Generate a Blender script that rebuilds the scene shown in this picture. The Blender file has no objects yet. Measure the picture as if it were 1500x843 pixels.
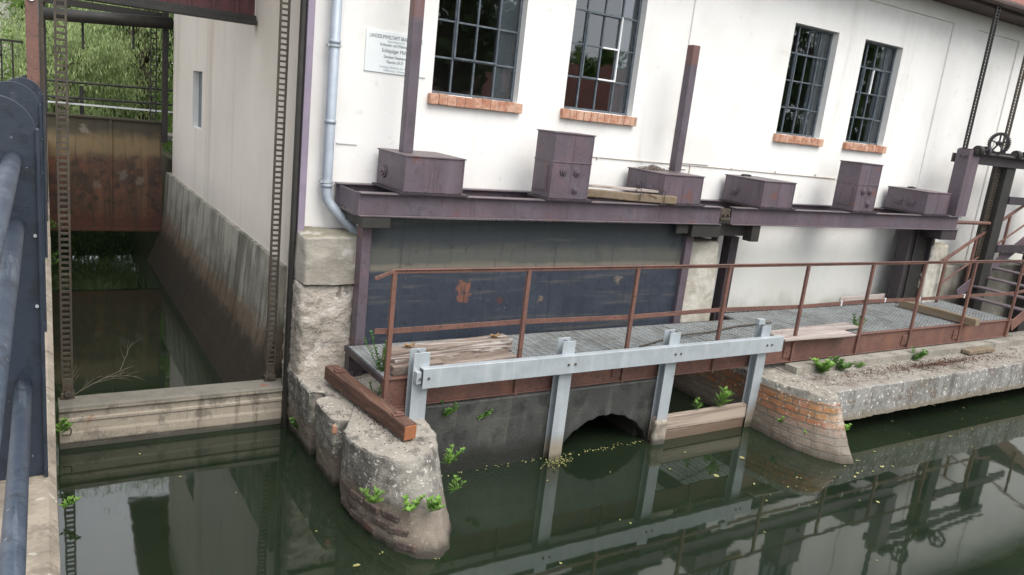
import bpy, bmesh, math, random
from mathutils import Vector, Matrix, noise
R=math.radians; PI=math.pi
C=bpy.context.scene.collection
rnd=random.Random(7)
H=3.8
# ------------------------------------------------------------------ materials
def newmat(name):
    m=bpy.data.materials.new(name); m.use_nodes=True; nt=m.node_tree
    b=nt.nodes['Principled BSDF']; return m,nt,b
def col(c): return (c[0],c[1],c[2],1)
def mixc(nt,fac,a,b,mode='MIX'):
    n=nt.nodes.new('ShaderNodeMix'); n.data_type='RGBA'; n.blend_type=mode
    for s,v in ((n.inputs[0],fac),(n.inputs[6],a),(n.inputs[7],b)):
        if isinstance(v,(tuple,list)): s.default_value=col(v)
        elif isinstance(v,(int,float)): s.default_value=v
        else: nt.links.new(v,s)
    return n.outputs[2]
def mth(nt,op,a,b=None,c=None,clamp=False):
    n=nt.nodes.new('ShaderNodeMath'); n.operation=op; n.use_clamp=clamp
    for i,v in enumerate((a,b,c)):
        if v is None: continue
        if isinstance(v,(int,float)): n.inputs[i].default_value=v
        else: nt.links.new(v,n.inputs[i])
    return n.outputs[0]
def smooth(nt,v,lo,hi):
    n=nt.nodes.new('ShaderNodeMapRange'); n.interpolation_type='SMOOTHSTEP'
    nt.links.new(v,n.inputs[0]); n.inputs[1].default_value=lo; n.inputs[2].default_value=hi
    return n.outputs[0]
def vscale(nt,pos,s):
    n=nt.nodes.new('ShaderNodeVectorMath'); n.operation='MULTIPLY'; nt.links.new(pos,n.inputs[0]); n.inputs[1].default_value=s
    return n.outputs[0]
def nz(nt,pos,scale,detail=5,s=(1,1,1),rough=.6):
    n=nt.nodes.new('ShaderNodeTexNoise'); n.inputs['Scale'].default_value=scale; n.inputs['Detail'].default_value=detail
    n.inputs['Roughness'].default_value=rough
    nt.links.new(vscale(nt,pos,s) if s!=(1,1,1) else pos,n.inputs['Vector']); return n.outputs[0]
def M(name,base,layers=(),rough=.75,metal=0.0,bump=.15,bscale=40,brick=None,spec=.5,bdist=.01,rvar=.15):
    """layers: (kind,color,scale,lo,hi,amount)"""
    m,nt,b=newmat(name)
    pos=nt.nodes.new('ShaderNodeNewGeometry').outputs['Position']
    sx=nt.nodes.new('ShaderNodeSeparateXYZ'); nt.links.new(pos,sx.inputs[0])
    cur=base; hts=[]
    if brick:
        c1,c2,mort,bw,rh=brick
        u=mth(nt,'SUBTRACT',sx.outputs[0],sx.outputs[1]); cx=nt.nodes.new('ShaderNodeCombineXYZ')
        w=nz(nt,pos,6,2); 
        nt.links.new(u,cx.inputs[0]); nt.links.new(mth(nt,'ADD',sx.outputs[2],mth(nt,'MULTIPLY',w,.02)),cx.inputs[1])
        bt=nt.nodes.new('ShaderNodeTexBrick'); nt.links.new(cx.outputs[0],bt.inputs['Vector'])
        bt.inputs['Color1'].default_value=col(c1); bt.inputs['Color2'].default_value=col(c2); bt.inputs['Mortar'].default_value=col(mort)
        bt.inputs['Scale'].default_value=1; bt.inputs['Brick Width'].default_value=bw; bt.inputs['Row Height'].default_value=rh
        bt.inputs['Mortar Size'].default_value=.012; bt.inputs['Mortar Smooth'].default_value=.4
        cur=bt.outputs[0]; hts.append((mth(nt,'MULTIPLY',bt.outputs[1],-1.0),1.2))
    for i,(k,c,sc,lo,hi,amt) in enumerate(layers):
        if k=='noise': v=nz(nt,pos,sc)
        elif k=='fine': v=nz(nt,pos,sc,2,(1,1,1),.8)
        elif k=='streak': v=nz(nt,pos,sc,4,(1,1,.08))
        elif k=='hstreak': v=nz(nt,pos,sc,4,(.06,.06,1))
        elif k=='grainx': v=nz(nt,pos,sc,5,(.05,1,1))
        elif k=='grainy': v=nz(nt,pos,sc,5,(1,.05,1))
        elif k=='z': v=mth(nt,'ADD',sx.outputs[2],mth(nt,'MULTIPLY',mth(nt,'SUBTRACT',nz(nt,pos,3,5),.5),sc))
        elif k=='spots':
            n=nt.nodes.new('ShaderNodeTexVoronoi'); n.inputs['Scale'].default_value=sc
            n3=nt.nodes.new('ShaderNodeTexNoise'); n3.inputs['Scale'].default_value=sc*.6; n3.inputs['Detail'].default_value=4; nt.links.new(pos,n3.inputs['Vector'])
            va=nt.nodes.new('ShaderNodeVectorMath'); va.operation='MULTIPLY_ADD'; nt.links.new(n3.outputs['Color'],va.inputs[0]); va.inputs[1].default_value=(2.2/sc,)*3; nt.links.new(pos,va.inputs[2]); nt.links.new(va.outputs[0],n.inputs['Vector'])
            d=mth(nt,'ADD',n.outputs['Distance'],mth(nt,'MULTIPLY',nz(nt,pos,sc*2.3,3),.5)); v=mth(nt,'SUBTRACT',1.0,d)
        elif k=='pt':
            vd=nt.nodes.new('ShaderNodeVectorMath'); vd.operation='DISTANCE'; nt.links.new(pos,vd.inputs[0]); vd.inputs[1].default_value=sc
            v=mth(nt,'SUBTRACT',1.0,mth(nt,'ADD',vd.outputs['Value'],mth(nt,'MULTIPLY',mth(nt,'SUBTRACT',nz(nt,pos,14,4),.5),.28)))
        elif k=='crack':
            n=nt.nodes.new('ShaderNodeTexVoronoi'); n.feature='DISTANCE_TO_EDGE'; n.inputs['Scale'].default_value=sc
            n3=nt.nodes.new('ShaderNodeTexNoise'); n3.inputs['Scale'].default_value=sc*1.5; n3.inputs['Detail'].default_value=5; nt.links.new(pos,n3.inputs['Vector'])
            va=nt.nodes.new('ShaderNodeVectorMath'); va.operation='MULTIPLY_ADD'; nt.links.new(n3.outputs['Color'],va.inputs[0]); va.inputs[1].default_value=(1.0/sc,)*3; nt.links.new(pos,va.inputs[2]); nt.links.new(va.outputs[0],n.inputs['Vector'])
            v=mth(nt,'MULTIPLY',mth(nt,'SUBTRACT',1.0,n.outputs['Distance']),mth(nt,'ADD',.985,mth(nt,'MULTIPLY',smooth(nt,nz(nt,pos,sc*.8,2),.5,.6),.015)))
        elif k=='island':
            v=nt.nodes.new('ShaderNodeNewGeometry').outputs['Random Per Island']
        elif k=='up':
            g=nt.nodes.new('ShaderNodeNewGeometry'); s2=nt.nodes.new('ShaderNodeSeparateXYZ'); nt.links.new(g.outputs['Normal'],s2.inputs[0])
            v=mth(nt,'ADD',s2.outputs[2],mth(nt,'MULTIPLY',mth(nt,'SUBTRACT',nz(nt,pos,sc,5),.5),1.2))
        f=smooth(nt,v,lo,hi)
        if k=='z' and lo>hi:
            f=mth(nt,'SUBTRACT',1.0,smooth(nt,v,hi,lo))
        if k in('spots','noise') and not isinstance(sc,tuple) and sc>8: hts.append((f,.25))
        cur=mixc(nt,mth(nt,'MULTIPLY',f,amt),cur,c)
    if isinstance(cur,tuple): b.inputs['Base Color'].default_value=col(cur)
    else: nt.links.new(cur,b.inputs['Base Color'])
    b.inputs['Metallic'].default_value=metal; b.inputs['Specular IOR Level'].default_value=spec
    r=nz(nt,pos,7,4); nt.links.new(mth(nt,'ADD',rough-rvar/2,mth(nt,'MULTIPLY',r,rvar),clamp=True),b.inputs['Roughness'])
    h=nz(nt,pos,bscale,6); 
    for (x,a) in hts: h=mth(nt,'ADD',h,mth(nt,'MULTIPLY',x,a))
    bp=nt.nodes.new('ShaderNodeBump'); bp.inputs['Strength'].default_value=bump; bp.inputs['Distance'].default_value=bdist
    nt.links.new(h,bp.inputs['Height']); nt.links.new(bp.outputs[0],b.inputs['Normal'])
    return m
GR=(.10,.10,.085)
m_plaster=M('white_plaster',(.80,.795,.775),[('noise',(.69,.68,.64),1.3,.45,.75,.6),('streak',(.50,.49,.44),3,.56,.8,.4),('noise',(.66,.64,.58),.55,.52,.72,.5),('noise',(.60,.57,.51),6,.62,.72,.35),('fine',(.70,.69,.66),60,.55,.75,.3),
   ('z',(.50,.49,.46),.5,5.75,6.25,.45),('z',(.56,.57,.52),.5,2.35,1.9,.5),('z',(.30,.31,.24),.7,1.35,.7,.75)],rough=.9,bump=.25,bscale=70,spec=.2)
m_sideplaster=M('cream_plaster',(.60,.55,.485),[('noise',(.53,.48,.42),1.0,.4,.75,.6),('streak',(.36,.31,.26),2.2,.5,.75,.5),('fine',(.66,.62,.57),90,.5,.7,.3)],rough=.92,bump=.35,bscale=110,spec=.2)
m_concrete=M('weathered_concrete',(.30,.28,.24),[('noise',(.20,.19,.16),2.2,.42,.62,.8),('streak',(.10,.10,.085),3.5,.52,.7,.7),('spots',(.50,.48,.42),26,.42,.6,.55),('z',(.055,.058,.045),.35,.55,.1,.9)],rough=.92,bump=.5,bscale=45,spec=.2,bdist=.02)
m_chwall=M('channel_concrete',(.31,.30,.25),[('noise',(.17,.165,.13),1.6,.42,.62,.7),('streak',(.085,.085,.065),3.0,.48,.68,.75),('streak',(.36,.35,.31),5.0,.6,.75,.5),('z',(.12,.075,.042),.45,1.15,.82,.75),('z',(.035,.030,.022),.4,.80,.55,.93),('streak',(.10,.085,.06),12,.6,.7,.4),('up',(.38,.37,.28),4,.93,1.25,.6),('streak',(.05,.045,.035),9,.52,.66,.6)],rough=.9,bump=.5,bscale=30,spec=.25,bdist=.02)
m_lichen=M('lichen_concrete',(.27,.255,.225),[('noise',(.15,.145,.125),3,.42,.6,.8),('up',(.33,.30,.25),6,.5,1.0,.8),('noise',(.10,.085,.07),9,.52,.66,.6),('spots',(.62,.60,.55),17,.42,.56,.75),('spots',(.60,.58,.52),42,.45,.62,.5),
   ('streak',(.06,.06,.05),6,.56,.7,.6),('z',(.05,.045,.035),.2,.13,.02,.9)],rough=.95,bump=.7,bscale=60,spec=.2,bdist=.02)
m_slab=M('slab_concrete',(.28,.275,.26),[('noise',(.17,.17,.16),2.5,.42,.6,.8),('streak',(.10,.10,.09),7,.5,.68,.6),('spots',(.68,.67,.63),13,.46,.58,.85),('up',(.27,.24,.20),5,.55,1.0,.8),('noise',(.15,.115,.09),5,.52,.64,.75),('fine',(.46,.44,.39),45,.52,.66,.7),('noise',(.09,.10,.05),3.3,.58,.68,.5),('noise',(.60,.59,.56),7,.62,.68,.6),('streak',(.07,.07,.065),5,.55,.68,.5),
   ('z',(.22,.18,.12),.1,.38,.28,.7)],rough=.95,bump=.7,bscale=60,spec=.2,bdist=.02)
m_pierbrick=M('old_brick',(.3,.1,.05),[('noise',(.20,.17,.13),3,.52,.68,.6),('noise',(.08,.06,.05),7,.56,.66,.6),('noise',(.36,.16,.09),7,.5,.66,.5),('up',(.42,.37,.31),6,.35,.8,.95),('spots',(.62,.6,.55),15,.5,.62,.5),('z',(.19,.17,.14),.22,.42,.25,.85),('z',(.08,.07,.055),.15,.14,.02,.8)],
   rough=.93,bump=.8,bscale=45,spec=.2,bdist=.02,brick=((.32,.125,.065),(.27,.155,.075),(.15,.13,.10),.25,.085))
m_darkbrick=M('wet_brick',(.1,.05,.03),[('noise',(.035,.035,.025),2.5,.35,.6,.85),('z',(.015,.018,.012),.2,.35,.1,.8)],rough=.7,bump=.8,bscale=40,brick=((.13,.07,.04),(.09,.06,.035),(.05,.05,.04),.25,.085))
m_redbrick=M('red_brick_wall',(.3,.1,.06),[('noise',(.12,.06,.045),1.0,.4,.7,.5)],rough=.9,brick=((.24,.09,.06),(.17,.065,.045),(.25,.22,.20),.25,.08))
m_sillbrick=M('sill_brick',(.46,.24,.155),[('island',(.36,.15,.09),1,.0,.5,.7),('island',(.56,.36,.25),1,.6,1.0,.8),('streak',(.2,.13,.1),14,.56,.7,.6),('noise',(.58,.38,.28),9,.45,.6,.7),('noise',(.35,.13,.08),14,.55,.68,.6),('fine',(.66,.5,.4),50,.55,.7,.4)],rough=.85,bump=.5,bscale=60,bdist=.015)
m_purple=M('purple_grey_painted_steel',(.108,.088,.108),[('streak',(.13,.075,.06),5,.60,.70,.5),('streak',(.19,.165,.185),16,.62,.74,.45),('noise',(.17,.10,.115),1.7,.52,.64,.4),('noise',(.06,.052,.055),13,.54,.64,.55),('noise',(.095,.07,.085),2.5,.4,.65,.8),('streak',(.15,.115,.14),6,.5,.7,.5),('noise',(.15,.06,.045),3.2,.60,.70,.7),('streak',(.07,.05,.06),11,.55,.7,.6),('fine',(.22,.18,.2),45,.66,.75,.6),('up',(.15,.13,.12),8,.6,1.1,.6)],rough=.5,metal=0,bump=.25,bscale=40)
m_purplelight=M('faded_purple_steel',(.26,.22,.29),[('noise',(.2,.17,.22),3,.4,.65,.6),('noise',(.2,.08,.05),5,.66,.72,.6)],rough=.55,bump=.2)
m_purpledark=M('dark_purple_steel',(.035,.028,.034),[('noise',(.06,.045,.05),4,.45,.65,.7),('streak',(.09,.08,.09),5,.6,.72,.4)],rough=.5,bump=.3)
m_brownpaint=M('red_brown_painted_steel',(.165,.082,.062),[('noise',(.10,.052,.044),4,.4,.65,.7),('noise',(.10,.05,.04),14,.58,.7,.6),('fine',(.34,.26,.22),30,.66,.74,.5),('streak',(.22,.10,.065),6,.5,.7,.5),('noise',(.06,.038,.034),22,.56,.64,.6)],rough=.6,bump=.3,bscale=50)
m_galv=M('galvanised_steel',(.42,.465,.49),[('noise',(.33,.37,.39),5,.4,.65,.6),('streak',(.52,.56,.58),9,.5,.7,.5),('z',(.30,.24,.17),.12,.38,.14,.85),('z',(.09,.085,.05),.07,.12,.03,.85),('noise',(.30,.22,.15),8,.64,.72,.5),('fine',(.28,.30,.31),60,.6,.75,.35)],rough=.5,metal=.25,bump=.1)
m_zinc=M('zinc_pipe',(.37,.42,.48),[('noise',(.30,.34,.39),5,.4,.65,.6),('streak',(.5,.56,.63),12,.55,.7,.4)],rough=.55,metal=.2,bump=.08)
m_navy=M('navy_painted_steel',(.018,.027,.043),[('noise',(.026,.036,.052),3,.4,.7,.7),('spots',(.35,.36,.36),28,.68,.74,.6),('streak',(.055,.065,.08),9,.56,.72,.6),('noise',(.01,.014,.02),16,.52,.64,.6),('spots',(.12,.06,.04),9,.72,.76,.7)],rough=.38,bump=.12)
m_tube=M('blue_grey_rail_paint',(.04,.057,.085),[('noise',(.075,.095,.125),7,.4,.65,.8),('grainy',(.16,.19,.22),30,.6,.7,.6),('noise',(.025,.03,.04),18,.55,.65,.7),('spots',(.42,.45,.48),35,.66,.72,.6),('spots',(.15,.08,.05),14,.68,.74,.6)],rough=.5,bump=.4,bscale=60)
m_panel=M('blue_black_sluice_plate',(.032,.040,.056),[('noise',(.046,.056,.074),2,.4,.7,.8),('noise',(.022,.03,.045),9,.5,.66,.6),('z',(.19,.17,.13),.07,1.88,1.93,.75),('z',(.075,.08,.072),.10,1.95,2.00,.9),('hstreak',(.13,.12,.095),9,.60,.70,.35),('z',(.030,.037,.041),.14,2.06,2.28,.97),('streak',(.16,.15,.13),9,.66,.76,.35),
   ('spots',(.36,.30,.24),9,.735,.78,.7),('pt',(.20,.085,.055),(4.38,7.8,1.70),.90,.95,.85),('pt',(.19,.08,.055),(4.38,7.8,1.58),.91,.96,.8),('pt',(.20,.16,.12),(6.71,7.8,1.74),.94,.98,.6),('pt',(.16,.12,.09),(5.5,7.8,1.5),.965,.985,.8),('hstreak',(.13,.125,.11),14,.55,.7,.3),('fine',(.10,.11,.12),28,.66,.72,.6),('pt',(.09,.035,.03),(4.9,7.8,1.52),.94,.97,.7),('streak',(.02,.025,.03),14,.55,.7,.5),('noise',(.012,.012,.012),12,.62,.68,.35)],rough=.45,bump=.15,bscale=30)
m_weir=M('wet_weir_plate',(.05,.052,.048),[('noise',(.09,.09,.083),2.2,.42,.68,.8),('hstreak',(.15,.155,.15),5,.56,.74,.5),('streak',(.12,.115,.10),7,.55,.7,.5),('noise',(.02,.021,.019),6,.5,.68,.6),('z',(.016,.018,.014),.3,.35,.1,.9),('streak',(.16,.09,.05),3,.68,.75,.6)],rough=.45,bump=.5,bscale=35,bdist=.02)
m_black=M('near_black_steel',(.02,.02,.018),[('noise',(.04,.036,.03),6,.4,.7,.6)],rough=.6,bump=.2)
m_iron=M('greased_iron',(.07,.058,.045),[('noise',(.11,.09,.065),9,.45,.65,.7),('fine',(.03,.025,.02),40,.5,.7,.5)],rough=.55,bump=.3,metal=.2)
m_rustgate=M('rusted_gate_plate',(.085,.045,.030),[('noise',(.05,.033,.022),2.0,.4,.6,.85),('streak',(.16,.09,.05),5,.52,.68,.6),('noise',(.15,.06,.03),5,.52,.62,.7),('noise',(.025,.02,.016),8,.52,.62,.6),('z',(.20,.15,.075),.5,1.95,2.2,.75),('z',(.035,.033,.022),.4,2.3,2.6,.9),('z',(.085,.03,.02),.3,1.1,.75,.8),('streak',(.04,.03,.022),11,.54,.66,.7),('pt',(.17,.14,.12),(1.65,16.9,1.7),.88,.95,.6),('pt',(.17,.14,.12),(1.95,16.9,1.6),.90,.96,.6),('pt',(.17,.13,.11),(1.2,16.9,1.5),.91,.97,.6),('pt',(.2,.18,.15),(1.0,16.9,2.55),.91,.96,.6)],rough=.75,bump=.4,bscale=25)
m_redleaf=M('dark_red_steel_sheet',(.085,.024,.028),[('streak',(.05,.016,.018),7,.45,.65,.8),('streak',(.16,.06,.06),12,.6,.72,.5)],rough=.5,bump=.2)
m_gatebeam=M('gate_beam_weathered',(.33,.29,.235),[('hstreak',(.36,.31,.24),7,.45,.62,.75),('hstreak',(.12,.11,.085),11,.52,.68,.6),('noise',(.14,.125,.10),5,.48,.62,.7),('streak',(.11,.09,.07),10,.55,.68,.6),('fine',(.5,.46,.4),35,.58,.7,.5),('spots',(.42,.38,.30),22,.5,.62,.5),('z',(.14,.135,.115),.05,.40,.46,.8),('noise',(.24,.10,.06),3,.64,.72,.7),('z',(.05,.05,.04),.06,.09,.03,.9)],rough=.85,bump=.4,bscale=40)
m_wood=M('grey_old_timber',(.25,.20,.165),[('grainx',(.11,.08,.065),16,.44,.60,.9),('grainx',(.52,.48,.44),26,.50,.64,.85),('noise',(.2,.11,.07),5,.56,.7,.5)],rough=.9,bump=.6,bscale=30,bdist=.012)
m_woody=M('brown_old_timber',(.12,.06,.04),[('grainy',(.055,.03,.022),16,.42,.62,.85),('grainy',(.21,.13,.09),30,.55,.7,.7),('fine',(.3,.2,.14),30,.64,.74,.5)],rough=.9,bump=.6,bscale=30,bdist=.012)
m_woodlight=M('yellow_timber',(.20,.16,.115),[('grainy',(.16,.11,.06),16,.42,.62,.7),('grainx',(.2,.14,.09),18,.5,.65,.5)],rough=.9,bump=.4)
m_woodend=M('orange_timber_end',(.30,.115,.05),[('noise',(.25,.1,.05),15,.45,.6,.7)],rough=.9,bump=.3)
m_plankwall=M('bleached_board',(.42,.37,.34),[('grainx',(.24,.19,.17),14,.42,.62,.8),('noise',(.2,.1,.07),4,.6,.7,.5)],rough=.9,bump=.5)
m_grate=M('galvanised_grating',(.34,.36,.36),[('noise',(.22,.22,.20),3,.4,.65,.7),('noise',(.45,.48,.50),9,.5,.7,.6)],rough=.55,metal=.2,bump=.1)
m_ledge=M('mossy_ledge_concrete',(.32,.27,.21),[('noise',(.2,.17,.13),4,.42,.62,.8),('spots',(.5,.47,.4),14,.5,.62,.6),('noise',(.12,.1,.075),11,.52,.64,.5),('z',(.07,.085,.04),.5,1.6,.8,.8)],rough=.95,bump=.6,bdist=.02)
m_soffit=M('dark_soffit_boards',(.05,.035,.03),[('noise',(.09,.06,.05),3,.45,.65,.6)],rough=.85)
m_rooftile=M('red_roof_tiles',(.22,.07,.045),[('noise',(.13,.05,.035),3,.4,.65,.7)],rough=.85,bump=.8,brick=((.26,.08,.05),(.19,.06,.04),(.07,.03,.02),.22,.1))
m_ground=M('bank_earth',(.09,.08,.05),[('noise',(.05,.075,.025),.7,.4,.6,.85),('noise',(.16,.13,.09),4,.55,.7,.5)],rough=.95,bump=.6,bscale=12)
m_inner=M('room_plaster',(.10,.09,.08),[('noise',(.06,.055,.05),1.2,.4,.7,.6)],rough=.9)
m_reveal=M('reveal_plaster',(.74,.74,.72),[('noise',(.64,.64,.62),3,.45,.7,.6)],rough=.9,bump=.2)
m_revealstrip=M('painted_skylit_reveal',(.42,.46,.50),[('streak',(.32,.36,.40),8,.45,.65,.6)],rough=.9)  # bluish skylight on the inner reveal, put into the colour
m_frame=M('blue_grey_window_steel',(.085,.105,.125),[('noise',(.15,.175,.2),9,.45,.65,.7)],rough=.45)
m_framewhite=M('white_window_steel',(.75,.77,.78),rough=.5)
m_sign=M('white_enamel_sign',(.78,.82,.82),[('noise',(.7,.74,.75),3,.4,.7,.5)],rough=.35,bump=.03)
m_letter=M('sign_lettering',(.13,.15,.17),rough=.6)
m_letterpale=M('sign_lettering_faded',(.42,.50,.53),rough=.6)
m_housewhite=M('house_render',(.66,.64,.60),[('noise',(.58,.56,.52),1,.4,.7,.6)],rough=.9)
m_gravel=M('gravel_pile',(.24,.2,.17),[('fine',(.45,.36,.32),40,.5,.66,.8)],rough=.95,bump=.8,bscale=90,bdist=.02)
def glass():
    m,nt,b=newmat('window_glass')
    b.inputs['Base Color'].default_value=(.9,.95,.95,1); b.inputs['Roughness'].default_value=.015
    b.inputs['Transmission Weight'].default_value=1.0; b.inputs['IOR'].default_value=1.01
    gl=nt.nodes.new('ShaderNodeBsdfGlossy'); gl.inputs['Roughness'].default_value=.02; gl.inputs['Color'].default_value=(.9,.95,1,1)
    tr=nt.nodes.new('ShaderNodeBsdfTransparent'); tr.inputs['Color'].default_value=(.93,.96,.96,1)
    fr=nt.nodes.new('ShaderNodeFresnel'); fr.inputs['IOR'].default_value=2.1
    pos=nt.nodes.new('ShaderNodeNewGeometry').outputs['Position']; bp=nt.nodes.new('ShaderNodeBump'); bp.inputs['Strength'].default_value=.03
    bp.inputs['Distance'].default_value=.05
    nt.links.new(nz(nt,pos,3,2),bp.inputs['Height']); nt.links.new(bp.outputs[0],gl.inputs['Normal'])
    mx=nt.nodes.new('ShaderNodeMixShader'); nt.links.new(fr.outputs[0],mx.inputs[0]); nt.links.new(tr.outputs[0],mx.inputs[1]); nt.links.new(gl.outputs[0],mx.inputs[2])
    nt.links.new(mx.outputs[0],nt.nodes['Material Output'].inputs['Surface']); return m
m_glass=glass()
def watermat():
    m,nt,b=newmat('green_river_water')
    pos=nt.nodes.new('ShaderNodeNewGeometry').outputs['Position']
    c=mixc(nt,smooth(nt,nz(nt,pos,.5,4),.35,.7),(.011,.018,.010),(.017,.026,.014))
    nt.links.new(c,b.inputs['Base Color']); b.inputs['Roughness'].default_value=.035; b.inputs['IOR'].default_value=1.62
    h=mth(nt,'ADD',mth(nt,'MULTIPLY',nz(nt,pos,2.2,2),1.0),mth(nt,'MULTIPLY',nz(nt,pos,6,2),.10))
    bp=nt.nodes.new('ShaderNodeBump'); bp.inputs['Strength'].default_value=.05; bp.inputs['Distance'].default_value=.02
    nt.links.new(h,bp.inputs['Height']); nt.links.new(bp.outputs[0],b.inputs['Normal']); return m
m_water=watermat()
def leafmat(name,c1,c2,tr=.3):
    m,nt,b=newmat(name)
    oi=nt.nodes.new('ShaderNodeNewGeometry')
    v=nz(nt,oi.outputs['Position'],2.5,3); rp=oi.outputs['Random Per Island']
    c=mixc(nt,rp,c1,c2); c=mixc(nt,smooth(nt,v,.35,.7),c,tuple(x*1.6 for x in c2)); nt.links.new(c,b.inputs['Base Color'])
    b.inputs['Roughness'].default_value=.55; b.inputs['Specular IOR Level'].default_value=.3
    t=nt.nodes.new('ShaderNodeBsdfTranslucent'); nt.links.new(c,t.inputs[0]); mx=nt.nodes.new('ShaderNodeMixShader'); mx.inputs[0].default_value=tr
    nt.links.new(b.outputs[0],mx.inputs[1]); nt.links.new(t.outputs[0],mx.inputs[2]); nt.links.new(mx.outputs[0],nt.nodes['Material Output'].inputs['Surface'])
    return m
m_leaf=leafmat('tree_leaves',(.075,.14,.03),(.15,.24,.06),.4)
m_leafgrey=leafmat('willow_leaves',(.15,.21,.085),(.27,.34,.15))
m_leafdark=leafmat('dark_tree_leaves',(.03,.06,.02),(.065,.115,.035))
m_herb=leafmat('fresh_herb_leaves',(.085,.19,.03),(.17,.30,.06),.35)
m_herbd=leafmat('dull_herb_leaves',(.05,.13,.025),(.10,.20,.04),.3)
m_float=leafmat('floating_leaves',(.14,.17,.055),(.30,.28,.12),.1)
m_bark=M('bark',(.10,.075,.055),[('noise',(.05,.04,.03),8,.4,.65,.8)],rough=.95,bump=.8,bscale=20,bdist=.03)
m_twig=M('bare_twig',(.16,.135,.11),rough=.9)
# ------------------------------------------------------------------ mesh helper
class MB:
    def __init__(s): s.v=[]; s.f=[]; s.mi=[]; s.cur=0; s.smooth=False
    def add(s,vs,fs):
        o=len(s.v); s.v+= [tuple(v) for v in vs]; s.f+=[tuple(i+o for i in f) for f in fs]; s.mi+=[s.cur]*len(fs)
    def box(s,x0,x1,y0,y1,z0,z1,rot=None,about=None):
        vs=[Vector((x,y,z)) for x in(x0,x1) for y in(y0,y1) for z in(z0,z1)]
        if rot:
            c=Vector(about) if about else Vector(((x0+x1)/2,(y0+y1)/2,(z0+z1)/2)); vs=[c+rot@(v-c) for v in vs]
        s.add(vs,[(0,1,3,2),(4,6,7,5),(0,4,5,1),(2,3,7,6),(0,2,6,4),(1,5,7,3)]); return s
    def beam(s,p,q,w,h,up=(0,0,1)):
        p=Vector(p);q=Vector(q);d=(q-p).normalized();u=Vector(up);r=d.cross(u)
        if r.length<1e-4: r=d.cross(Vector((1,0,0)))
        r.normalize();u=r.cross(d).normalized()
        vs=[e+r*a*w/2+u*b*h/2 for e in(p,q) for a in(-1,1) for b in(-1,1)]
        s.add(vs,[(0,2,3,1),(4,5,7,6),(0,1,5,4),(2,6,7,3),(0,4,6,2),(1,3,7,5)]); return s
    def tube(s,pts,r,n=12,cap=True):
        pts=[Vector(p) for p in pts]; rs=r if isinstance(r,(list,tuple)) else [r]*len(pts)
        o=len(s.v); prev=None; vs=[]
        for i,p in enumerate(pts):
            d=(pts[min(i+1,len(pts)-1)]-pts[max(i-1,0)]).normalized()
            a=prev if prev else (Vector((0,0,1)) if abs(d.z)<.9 else Vector((1,0,0)))
            u=(a-d*a.dot(d)).normalized(); w=d.cross(u); prev=u
            vs+=[p+(u*math.cos(2*PI*k/n)+w*math.sin(2*PI*k/n))*rs[i] for k in range(n)]
        fs=[]
        for i in range(len(pts)-1):
            for k in range(n): a=i*n+k;b=i*n+(k+1)%n; fs.append((a,b,b+n,a+n))
        if cap: fs.append(tuple(range(n-1,-1,-1))); fs.append(tuple((len(pts)-1)*n+k for k in range(n)))
        s.add(vs,fs); return s
    def prism(s,poly,axis,a,b):
        """poly 2D points; axis the extrude axis; a,b extents"""
        def P(u,v,w): return {'x':(w,u,v),'y':(u,w,v),'z':(u,v,w)}[axis]
        n=len(poly); vs=[P(u,v,a) for u,v in poly]+[P(u,v,b) for u,v in poly]
        s.add(vs,[tuple(range(n)),tuple(range(2*n-1,n-1,-1))]+[(i,i+n,(i+1)%n+n,(i+1)%n) for i in range(n)]); return s
    def build(s,name,mats,parent=None,bevel=0,shade=False,seg=2,recalc=True):
        me=bpy.data.meshes.new(name); me.from_pydata(s.v,[],s.f)
        if not isinstance(mats,(list,tuple)): mats=[mats]
        for m in mats: me.materials.append(m)
        for p,i in zip(me.polygons,s.mi): p.material_index=i; p.use_smooth=shade
        bm=bmesh.new(); bm.from_mesh(me)
        if recalc: bmesh.ops.recalc_face_normals(bm,faces=bm.faces); 
        bm.to_mesh(me); bm.free()
        o=bpy.data.objects.new(name,me); C.objects.link(o)
        if parent: o.parent=parent; o.matrix_parent_inverse=Matrix.Translation(-parent.location) if parent.type=='EMPTY' else Matrix()
        if bevel:
            b=o.modifiers.new('bevel','BEVEL'); b.width=bevel; b.segments=seg; b.limit_method='ANGLE'; b.angle_limit=R(40)
        return o
def thing(name,label,cat,loc=(0,0,0),group=None):
    o=bpy.data.objects.new(name,None); C.objects.link(o); o.location=loc; o.empty_display_size=.1
    o['label']=label; o['category']=cat
    if group: o['group']=group
    bpy.context.view_layer.update(); return o
def tag(o,label,cat,group=None,kind=None):
    o['label']=label; o['category']=cat
    if group:o['group']=group
    if kind:o['kind']=kind
    return o
def struct(o,kind='structure'): o['kind']=kind; return o
def roughen(o,amp,scale=3,cuts=0,seed=0,axes=(1,1,1)):
    me=o.data
    if cuts:
        bm=bmesh.new(); bm.from_mesh(me)
        bmesh.ops.subdivide_edges(bm,edges=[e for e in bm.edges if e.calc_length()>.12],cuts=cuts,use_grid_fill=True); bm.to_mesh(me); bm.free()
    for v in me.vertices:
        n=noise.noise_vector(v.co*scale+Vector((seed,0,0)))+noise.noise_vector(v.co*scale*3.1)*.4
        v.co+=Vector((n.x*axes[0],n.y*axes[1],n.z*axes[2]))*amp
    return o
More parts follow.
